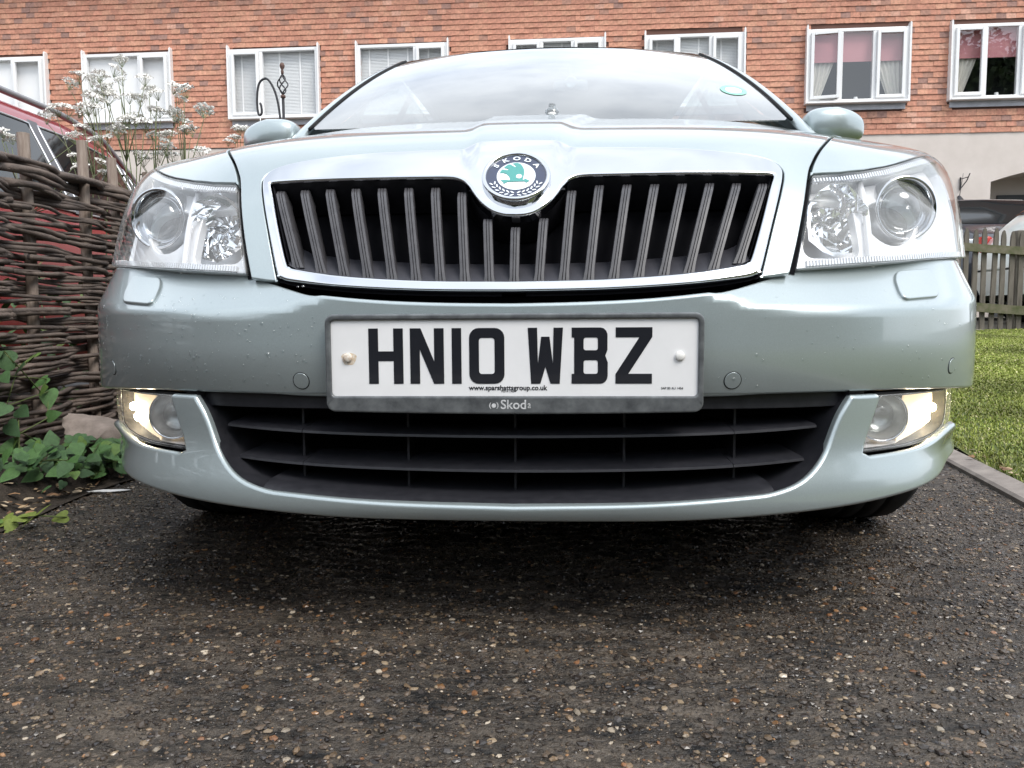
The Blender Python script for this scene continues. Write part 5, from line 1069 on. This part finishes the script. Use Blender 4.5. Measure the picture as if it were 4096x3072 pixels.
def parsley(base, tips, label):
    p = empty('cow_parsley', base); tag(p, label, 'flower', 'cow parsley behind the hurdle fence'); sm = MB(); b = Vector(base)
    top = max(tips, key=lambda t: t[2]); tp = Vector(top)-b; tp = tp+Vector((0, 0, -.03)); nn = 8; main = [tp*(k/nn)+Vector((.012*math.sin(k*1.3), .01*math.cos(k*1.7), 0))*(0 if k in (0, nn) else 1) for k in range(nn+1)]
    sm.tube(main, [.0048-.0034*k/nn for k in range(nn+1)], 6)
    for t in tips:
        t0 = Vector(t)-b
        if t != top:
            h = max(.15, t0.z-rg.uniform(.10, .26)); q = min(nn-1, max(1, int(nn*h/tp.z))); s_ = main[q]; sm.tube([s_, s_.lerp(t0, .5)+Vector((0, 0, -.03)), t0+Vector((0, 0, -.033))], [.0022, .0018, .0013], 5)
        me, ms = rg.choice(UMB); sc = rg.uniform(.75, 1.25); T = Matrix.Translation(t0) @ Matrix.Rotation(rg.uniform(0, 6), 4, 'Z') @ Matrix.Rotation(rg.uniform(-.45, .45), 4, 'X') @ Matrix.Rotation(rg.uniform(-.3, .3), 4, 'Y') @ Matrix.Scale(sc, 4)
        o = link('umbel', me, None, p); o.matrix_local = T; o2 = link('umbel_rays', ms, None, o)
    sm.build('stem', PST, p, True)
    lf = MB()
    for k in range(26):
        q = main[rg.randint(2, 6)]; T = Matrix.Translation(q+Vector((rg.uniform(-.05, .05), rg.uniform(-.05, .05), rg.uniform(-.05, .05)))) @ Matrix.Rotation(rg.uniform(0, 6.28), 4, 'Z') @ Matrix.Rotation(rg.uniform(-.7, .7), 4, 'X'); s_ = rg.uniform(.008, .02)
        lf.add([T @ Vector(v) for v in ((-.2*s_, 0, 0), (.2*s_, 0, 0), (.5*s_, .5*s_, 0), (.15*s_, .6*s_, 0), (0, 1.2*s_, 0), (-.15*s_, .6*s_, 0), (-.5*s_, .5*s_, 0))], [(0, 1, 2, 3, 4, 5, 6)])
    lf.build('leaves', pm('cow_parsley_leaf', (.10, .15, .045), .6), p)
def UP(px, py, y):                                           # point at a given distance back, from a sighting of the photograph
    u, v = px-2048, py-1536; c, s_ = math.cos(R(.33)), math.sin(R(.33)); a = (u*c-v*s_)/3076; b = -(u*s_+v*c)/3076; cp, sp = math.cos(R(5)), math.sin(R(5)); dx, dy, dz = a, cp+b*sp, -sp+b*cp; t = (y+1.08)/dy; return (t*dx, y, .48+t*dz)
YD = 2.05
heads = [[(485, 240), (470, 280), (400, 300), (575, 312), (480, 320), (425, 345), (520, 385)], [(320, 300), (285, 335), (370, 318), (225, 430), (285, 440), (330, 445), (190, 463)], [(415, 355), (375, 380), (390, 395), (440, 385), (380, 430), (350, 425), (330, 510)], [(595, 355), (625, 370), (640, 445), (700, 455), (560, 395), (620, 440)], [(700, 345), (735, 358), (725, 395), (815, 440), (735, 490), (760, 520), (740, 515), (705, 450)], [(540, 475), (575, 490), (500, 480), (470, 520), (430, 550), (380, 560), (610, 540), (520, 470)], [(20, 540), (45, 555), (5, 525), (290, 545), (300, 625), (320, 665), (405, 650), (425, 695)], [(650, 540), (680, 535), (660, 570), (665, 592), (630, 620), (560, 620), (575, 635), (805, 605), (690, 625)], [(945, 510), (960, 520), (975, 515), (915, 565), (940, 550), (990, 520)]]
names = ['tallest cow parsley in front of the white blind window', 'cow parsley leaning left above the red car roof', 'slender cow parsley just left of the tallest one', 'cow parsley between the white window and the tiled wall', 'cow parsley reaching furthest right over the tiles', 'cow parsley low below the white window sill', 'short cow parsley in front of the red car windows', 'cow parsley low over the left headlamp', 'cow parsley sprig beside the left door mirror']
for hs, nm in zip(heads, names):
    yy = YD+rg.uniform(-.15, .25) if 'mirror' not in nm else 2.9; tips = [UP(px, py, yy+rg.uniform(-.06, .06)) for px, py in hs]; bx = sum(t[0] for t in tips)/len(tips)+rg.uniform(-.05, .05)
    parsley((bx, yy, .02), tips, nm)

# shepherd hook with basket finial
hk = empty('shepherd_hook', (-1.172, 3.0, 0)); tag(hk, 'black iron shepherd hook with basket twist finial behind the left door mirror', 'garden hook'); IRON = pm('grey_iron', (.05, .05, .055), .5, .6)
m = MB(); m.tube([(0, 0, -.1), (0, 0, 1.625)], .0075, 8); m.build('pole', IRON, hk, True)
m = MB(); pts = [(-.012, 0, 1.20), (-.014, 0, 1.42), (-.022, 0, 1.55), (-.040, 0, 1.64), (-.072, 0, 1.70), (-.100, 0, 1.705), (-.125, 0, 1.675), (-.135, 0, 1.60), (-.132, 0, 1.54), (-.122, 0, 1.525), (-.112, 0, 1.54), (-.115, 0, 1.575), (-.120, 0, 1.585)]
m.tube(crv(pts, 4), .0058, 7); m.build('crook', IRON, hk, True)
m = MB()
for k in range(4): m.tube([(.026*math.sin(math.pi*q)*math.cos(2*math.pi*k/4+q*3.6), .026*math.sin(math.pi*q)*math.sin(2*math.pi*k/4+q*3.6), 1.625+.105*q) for q in np.linspace(0, 1, 14)], .0034, 6)
m.build('basket_twist', IRON, hk, True)
m = MB(); m.lathe([(0, 1.725), (.006, 1.73), (.008, 1.742), (.005, 1.752), (.011, 1.762), (.013, 1.772), (.009, 1.784), (0, 1.788)], 14); m.lathe([(0, 1.605), (.013, 1.612), (.013, 1.622), (0, 1.63)], 12); m.build('finial', pm('rusty_iron', (.14, .085, .07), .7, .3), hk, True)
m = MB(); m.tube([(-.121, 0, 1.522), (-.121, 0, 1.47), (-.124, .002, 1.38)], .0022, 5); m.build('string', WHITEB, hk, True)

# leafy shrub behind the left mirror
def shrub(name, base, pts, n, s0, s1, cols, label, cat, spread):
    p = empty(name, base); tag(p, label, cat); m = MB(); b = Vector(base)
    for k in range(n):
        c = Vector(rg.choice(pts)); q = c+Vector((rg.gauss(0, spread), rg.gauss(0, spread), rg.gauss(0, spread))); T = Matrix.Translation(q) @ Matrix.Rotation(rg.uniform(0, 6.28), 4, 'Z') @ Matrix.Rotation(rg.uniform(-1.2, 1.2), 4, 'X'); s_ = rg.uniform(s0, s1); m.add([T @ Vector(v) for v in ((0, 0, 0), (.35*s_, .4*s_, .05*s_), (0, 1.0*s_, 0), (-.35*s_, .4*s_, .05*s_))], [(0, 1, 2, 3)], rg.choice(cols))
    m.build('foliage', pm('shrub_leaf', rough=.55, attr='col'), p)
    t = MB()
    for c in pts: t.tube([(0, 0, 0), (c[0]*.6, c[1]*.6, c[2]*.5), c], [.012, .007, .003], 6)
    t.build('stem', pm('twig_bark', (.10, .075, .055), .8), p, True)
shrub('leafy_shrub', (-1.02, 3.35, 0), [(0, 0, .5), (.05, .05, .9), (-.05, 0, 1.2), (.06, 0, 1.42), (.13, .02, 1.50), (.0, .05, 1.30)], 700, .02, .045, [(.10, .17, .045), (.15, .21, .06), (.07, .12, .035), (.20, .22, .08)], 'pale green shrub behind the left door mirror', 'shrub', .055)
# ---------------------------------------------------------------- other parked cars
CARG = pm('parked_car_glass', (.012, .014, .016), .03, 0, spec=.55)
def parked_car(name, label, loc, rz, paint, stn, wins_, wheels, glass_top, extras=None, trim=None, wr=.315):
    """stn: (y, half width, z bottom, z belt, z roof, roof half width); wins_: side-window polygons (y, q)"""
    c = empty(name, loc, rz); tag(c, label, 'car'); S = np.array(stn, float); ip = lambda k: Spl(S[:, 0], S[:, k]); pc = [None]+[(lambda yy, k=k: np.interp(yy, S[:, 0], S[:, k])) for k in range(1, 6)]
    ys = np.unique(np.concatenate([np.linspace(S[0, 0], S[-1, 0], 60), S[:, 0]])); rows = []
    sm = lambda k, y: float(np.mean([pc[k](y+d_) for d_ in (-.06, -.03, 0, .03, .06)]))
    for y in ys:
        hw, zb, zt, zr, rw = [sm(k, y) for k in range(1, 6)]
        half = [(hw*.86, zb), (hw*.97, zb+.10), (hw, zb+.30), (hw, zt-.18), (hw*.985, zt), (rw+.035, zr-.085), (rw, zr-.035), (rw*.86, zr-.008), (0, zr)]
        rows.append([(x, y, z) for x, z in half]+[(-x, y, z) for x, z in half[:-1][::-1]])
    A = np.array(rows); n, m_ = A.shape[:2]; V = A.reshape(-1, 3)
    Fc = [(i*m_+j, i*m_+j+1, (i+1)*m_+j+1, (i+1)*m_+j) for i in range(n-1) for j in range(m_-1)]+[tuple(range(m_))[::-1], tuple((n-1)*m_+j for j in range(m_))]
    link('body', mesh(V, Fc, True), paint, c)
    def side(sg, y, q, o=.006):
        hw, zb, zt, zr, rw = [sm(k, y) for k in range(1, 6)]; a = np.array([hw*.985, zt]); b = np.array([rw+.035, zr-.085]); p = a+(b-a)*q; return (sg*(p[0]+o), y, p[1]+o*.4)
    for sg in (1, -1):
        for poly in wins_:
            pts = resample(poly, .06); nP = len(pts); cy = np.mean([p[0] for p in pts]); cq = np.mean([p[1] for p in pts])
            V = [side(sg, *p) for p in pts]+[side(sg, cy, cq)]; f_ = [(i, (i+1) % nP, nP) for i in range(nP)]
            w = link('side_window', mesh(V, f_ if sg*area2(pts) < 0 else [q[::-1] for q in f_], False), CARG, c)
            if trim:
                t = MB(); t.tube([side(sg, *p, .008) for p in pts]+[side(sg, *pts[0], .008)], .0055, 6); t.build('window_trim', trim, w, True)
        for y in wheels:
            wh = empty('wheel', parent=c); hw = sm(1, y); M = Matrix.Translation((sg*(hw-.10), y, wr)) @ Matrix.Rotation(R(90), 4, 'Y')
            k = MB(); k.lathe([(.19, -.1), (.27, -.11), (wr-.015, -.10), (wr, -.07), (wr, .07), (wr-.015, .10), (.27, .11), (.19, .1)], 36, M); k.build('tyre', RUB, wh, True)
            k = MB(); k.lathe([(.19, sg*.10), (.20, sg*.105), (.185, sg*.07)], 30, M)
            for q in range(6):
                an = 2*math.pi*q/6; k.box(M @ Vector((.10*math.cos(an), .10*math.sin(an), sg*.085)), (.02, .19, .035), rot=Matrix.Rotation(an+math.pi/2, 3, 'X') if False else (M.to_3x3() @ Matrix.Rotation(an, 3, 'Z') @ Matrix.Rotation(R(90), 3, 'Z') @ Matrix.Rotation(R(90), 3, 'Y')))
            k.build('rim', SILVER, wh)
            k = MB(); k.lathe([(0, sg*.112-sg*.035), (.345, sg*.112-sg*.035)], 30, M); k.build('wheel_arch', VOID, wh)
            k = MB(); k.lathe([(.335, sg*.105), (.365, sg*.108)], 30, M); k.build('arch_edge', VOID, wh)
    for gy0, gy1, fr0, fr1, nm in glass_top:                    # windscreen / rear window lying on the sloping roof skin
        rw_ = []
        for q in np.linspace(0, 1, 7):
            y = gy0+(gy1-gy0)*q; hw, zb, zt, zr, rw = [sm(k, y) for k in range(1, 6)]; f_ = fr0+(fr1-fr0)*q; rw_.append([(rw*.93*t, y, zr+.010-.012*abs(t)) for t in np.linspace(-1, 1, 9)])
        A2_ = np.array(rw_); n2, m2 = A2_.shape[:2]; link(nm, mesh(A2_.reshape(-1, 3), [(i*m2+j, i*m2+j+1, (i+1)*m2+j+1, (i+1)*m2+j) for i in range(n2-1) for j in range(m2-1)], True), CARG, c)
    if extras: extras(c, side, sm)
    return c
REDP = paint_mat('red_car_paint', (.30, .018, .022), .15, .35, .05); WHT = paint_mat('white_car_paint', (.66, .72, .70), .1, .35, .03); DKP = paint_mat('dark_car_paint', (.030, .034, .045), .4, .35, .05)
# red people carrier, parked alongside; its far end stands near y = 4.3
stn = [(0, .62, .30, .62, .66, .50), (.08, .80, .22, .70, .76, .66), (.35, .86, .20, .82, .90, .70), (.95, .875, .20, .93, 1.00, .66), (1.55, .875, .20, .96, 1.42, .60), (2.0, .875, .20, .97, 1.525, .60), (2.9, .875, .20, .98, 1.54, .60), (3.35, .87, .20, 1.0, 1.515, .58), (3.75, .86, .20, 1.02, 1.37, .55), (4.05, .84, .24, 1.02, 1.20, .60), (4.22, .78, .30, .95, 1.0, .66), (4.28, .68, .36, .7, .74, .6)]
def red_extra(c, side, sm):
    for sg in (1, -1):
        t = MB(); t.tube([(sg*(sm(5, y)-.02), y, sm(4, y)-.005+.030*(1 if .08 < q < .95 else 0)) for q, y in zip(np.linspace(0, 1, 22), np.linspace(1.75, 3.95, 22))], .017, 7); t.build('roof_rail', pm('grey_rail', (.30, .30, .31), .4, .4), c, True)
        for y in (2.55, 3.38):
            t = MB(); t.add([side(sg, y-.05, .02, .009), side(sg, y+.07, .02, .009), side(sg, y+.03, .97, .009), side(sg, y-.05, .97, .009)], [(0, 1, 2, 3) if sg > 0 else (3, 2, 1, 0)]); t.build('door_pillar', pm('grey_pillar_film', (.12, .12, .13), .5), c)
parked_car('red_people_carrier', 'red car with grey roof rails parked behind the hurdle fence', (-2.97, .20, .0), 0, REDP, stn, [[(1.35, .06), (2.50, .04), (2.50, .93), (1.95, .93)], [(2.57, .04), (3.32, .04), (3.34, .93), (2.57, .93)], [(3.45, .05), (3.92, .10), (3.84, .55), (3.62, .92), (3.44, .93)]], (.80, 3.45), [(1.05, 1.62, .9, .9, 'windscreen'), (3.55, 3.98, .9, .9, 'rear_window')], red_extra, pm('satin_trim', (.55, .56, .58), .35, .8))
# white hatchback side on behind the picket fence, its tail at the left
stn = [(0, .70, .30, .70, .74, .6), (.1, .82, .24, .95, 1.02, .60), (.35, .85, .20, 1.0, 1.24, .56), (.75, .86, .20, 1.0, 1.44, .56), (1.5, .87, .20, .99, 1.50, .58), (2.3, .87, .20, .97, 1.46, .58), (2.75, .87, .20, .95, 1.15, .62), (3.1, .865, .20, .92, .97, .66), (3.7, .85, .22, .82, .86, .66), (3.95, .72, .30, .65, .69, .5)]
def white_extra(c, side, sm):
    for sg in (1, -1):
        t = MB(); t.box((sg*.76, .10, .86), (.16, .12, .26), None, .03); t.build('tail_lamp', pm('red_lamp', (.45, .02, .015), .25, coat=.6), c, auto=40)
parked_car('white_hatchback', 'white hatchback side on behind the picket fence at the right edge', (5.48, 7.35, .40), R(-90), WHT, stn, [[(.78, .08), (1.45, .05), (1.45, .92), (.95, .90)], [(1.52, .05), (2.55, .05), (2.3, .55), (2.05, .92), (1.52, .92)]], (.70, 3.25), [(.30, .72, .9, .9, 'rear_window'), (2.35, 2.95, .9, .9, 'windscreen')], white_extra)
# dark car end on, further back
stn = [(0, .70, .32, .80, .84, .6), (.1, .85, .24, .98, 1.04, .66), (.5, .90, .22, 1.12, 1.22, .70), (1.05, .90, .22, 1.16, 1.63, .62), (1.5, .90, .22, 1.16, 1.69, .62), (2.9, .90, .22, 1.16, 1.66, .62), (3.7, .89, .22, 1.05, 1.35, .62), (4.3, .80, .3, .9, .94, .6)]
def dark_extra(c, side, sm):
    t = MB(); t.tube([(-.18, 1.35, 1.67), (-.02, 1.55, 2.07)], [.006, .003], 6); t.lathe([(0, .05), (.02, .04), (.05, .0), (.07, -.02)], 12, Matrix.Translation((-.18, 1.35, 1.68))); t.build('aerial', BLACK, c, True)
    for sg in (1, -1):
        t = MB(); t.box((sg*.74, .08, .92), (.18, .10, .16), None, .03); t.build('headlamp', pm('grey_lamp', (.5, .52, .54), .15, .5), c, auto=40)
parked_car('dark_estate_car', 'dark car with roof aerial parked beyond the white hatchback', (6.5, 8.6, .42), 0, DKP, stn, [[(1.15, .06), (3.6, .06), (3.2, .9), (1.35, .9)]], (.85, 3.5), [(.52, 1.02, .9, .9, 'windscreen')], dark_extra)
# ---------------------------------------------------------------- picket fence at the end of the lawn
PKM = pm('weathered_picket', (.14, .122, .10), .85, var=(9, (.08, .07, .056), (.19, .168, .14), 6, (3, 3, .5)), bump=(120, .4, .002, (3, 3, .3))); MOSS = pm('mossy_rail', (.11, .115, .055), .9, var=(12, (.07, .085, .03), (.19, .165, .12)), bump=(90, .5, .004))
pf = empty('picket_fence', (0, 0, 0)); tag(pf, 'weathered grey wooden picket fence at the top of the lawn', 'fence')
def fp(x): return 6.45-.10*(x-4.2)
def pz(x): return .33-.085*(x-4.3)
rg3 = random.Random(2)
V = [(-.022, -.010, 0), (.022, -.010, 0), (.022, .010, 0), (-.022, .010, 0)]; hh = 1.0
prof = [(-.022, 0), (.022, 0), (.022, .90), (.019, .945), (.010, .982), (0, .995), (-.010, .982), (-.019, .945), (-.022, .90)]
pk = MB(); pk.poly(prof, .020, Matrix(((1, 0, 0, 0), (0, 0, -1, 0), (0, 1, 0, 0), (0, 0, 0, 1))), -.010); pme = pk.mesh(); pme.materials.append(PKM)
x = 2.9
while x < 7.6:
    o = link('picket', pme, None, pf, (x, fp(x)+rg3.uniform(-.004, .004), pz(x)+rg3.uniform(-.015, .015)), (rg3.uniform(-.01, .01), rg3.uniform(-.02, .02), rg3.uniform(-.05, .05))); x += .0835+rg3.uniform(-.004, .004)
for z0, h, nm in ((.80, .075, 'rail'), (.235, .085, 'rail')):
    m = MB(); n = 12; xs_ = np.linspace(2.85, 7.65, n); V = []
    for x in xs_:
        for dy, dz in ((-.045, -h/2), (-.045, h/2), (-.013, h/2), (-.013, -h/2)): V.append((x, fp(x)+dy, pz(x)+z0+dz+.004*math.sin(x*5)))
    m.add(V, [(k*4+j, k*4+(j+1) % 4, k*4+4+(j+1) % 4, k*4+4+j) for k in range(n-1) for j in range(4)]+[(0, 1, 2, 3), tuple((n-1)*4+j for j in (3, 2, 1, 0))]); m.build(nm, MOSS, pf)
m = MB(); V = []
for x in xs_:
    for dy, dz in ((-.06, -.12), (-.06, .018), (-.03, .022), (-.03, -.12)): V.append((x, fp(x)+dy, pz(x)+dz))
m.add(V, [(k*4+j, k*4+(j+1) % 4, k*4+4+(j+1) % 4, k*4+4+j) for k in range(n-1) for j in range(4)]); m.build('gravel_board', pm('grey_board', (.20, .18, .15), .85, var=(12, (.14, .13, .10), (.26, .23, .20))), pf)
for x in (3.0, 4.9, 6.7):
    m = MB(); m.box((x, fp(x)+.045, pz(x)+.45), (.075, .075, 1.1), None, .008); m.build('post', PKM, pf)
# ---------------------------------------------------------------- across the road, behind the viewer: seen only as reflections
sheet(-60, 60, -9.2, -5.2, 20, 6, lambda x, y: 0*x+.0, 'road', pm('asphalt', (.05, .05, .052), .85, var=(40, (.04, .04, .042), (.065, .065, .068)), bump=(200, .4, .003)))
sheet(-60, 60, -5.2, -4.45, 20, 3, lambda x, y: 0*x+.004, 'pavement', pm('pavement_concrete', (.22, .21, .20), .85, var=(5, (.18, .17, .16), (.26, .25, .24))))
def tree(base, h, r, n, label, seed):
    g = np.random.default_rng(seed); t = empty('tree', base); tag(t, label, 'tree', 'trees across the road'); m = MB(); m.tube([(0, 0, -.1), (.05, .03, h*.25), (-.05, .06, h*.55), (.0, .0, h*.85)], [.22, .17, .10, .03], 9)
    cl = []
    for k in range(16):
        a = g.uniform(0, 6.28); q = g.uniform(.30, .95); rr = r*math.sin(math.pi*min(.98, q))*g.uniform(.35, .95); c = (rr*math.cos(a), rr*math.sin(a), h*q); cl.append(c); m.tube([(0, 0, h*max(.2, q-.25)), (c[0]*.5, c[1]*.5, h*(q-.08)), c], [.07, .045, .015], 6)
    m.build('trunk', pm('tree_bark', (.09, .07, .055), .9, bump=(30, .6, .02)), t, True)
    C = np.array(cl)[g.integers(0, 16, n)]; d_ = g.normal(size=(n, 3)); d_ /= np.linalg.norm(d_, axis=1, keepdims=True); P = C+d_*(r*.42*g.random(n)**.45)[:, None]; s_ = g.uniform(.10, .22, n)
    u = g.normal(size=(n, 3)); u /= np.linalg.norm(u, axis=1, keepdims=True); v = np.cross(u, d_); v /= np.linalg.norm(v, axis=1, keepdims=True)+1e-9
    V = np.stack([P-u*s_[:, None], P+v*s_[:, None]*.6, P+u*s_[:, None], P-v*s_[:, None]*.6], 1).reshape(-1, 3); col = np.array([(.045, .085, .025), (.065, .11, .03), (.035, .07, .022), (.085, .13, .04)])[g.integers(0, 4, n)]*g.uniform(.8, 1.2, (n, 1)); col = np.repeat(np.concatenate([col, np.ones((n, 1))], 1), 4, 0)
    link('crown', fastmesh(V, np.arange(n*4).reshape(-1, 4), False, col), pm('tree_leaf', rough=.55, attr='col'), t)
for bs, h, r_, n_, nm, sd in (((-8.5, -18, 0), 5.5, 2.8, 8000, 'bushy green tree across the road, left of the drive line', 1), ((-2.6, -17, 0), 5.2, 2.6, 10000, 'rounded green tree across the road, opposite the bonnet', 2), ((3.4, -18, 0), 5.8, 2.8, 11000, 'broad green tree across the road, opposite the number plate', 3), ((10.5, -16, 0), 11.5, 4.0, 12000, 'spreading green tree across the road, right of the drive line', 4), ((18.5, -14, 0), 13.0, 4.4, 13000, 'tallest green tree across the road, mirrored in the open window', 5)):
    tree(bs, h, r_, n_, nm, sd)
g = np.random.default_rng(9); n = 26000; X = g.uniform(-26, 26, n); Z = g.uniform(0, 1, n)**.8*(3.0+.15*np.sin(X*1.7)); Yh = -8.6+g.normal(0, .28, n); P = np.stack([X, Yh, Z], 1); u = g.normal(size=(n, 3)); u /= np.linalg.norm(u, axis=1, keepdims=True); v = g.normal(size=(n, 3)); v -= u*np.sum(u*v, 1, keepdims=True); v /= np.linalg.norm(v, axis=1, keepdims=True); s_ = g.uniform(.05, .12, n)[:, None]
V = np.stack([P-u*s_, P+v*s_*.6, P+u*s_, P-v*s_*.6], 1).reshape(-1, 3); col = np.array([(.04, .075, .022), (.06, .10, .03), (.03, .06, .02)])[g.integers(0, 3, n)]; col = np.repeat(np.concatenate([col, np.ones((n, 1))], 1), 4, 0)
hd = link('added_hedge', None, None); tag(hd, 'unseen tall green hedge across the road', 'added_hedge'); link('foliage', fastmesh(V, np.arange(n*4).reshape(-1, 4), False, col), pm('tree_leaf'), hd)  # unseen foliage, added to block low sky light reaching under the car
m = MB(); m.box((0, -8.6, 1.3), (52, .45, 2.6)); m.build('added_hedge_core', pm('added_hedge_core', (.02, .03, .012), .95), hd)
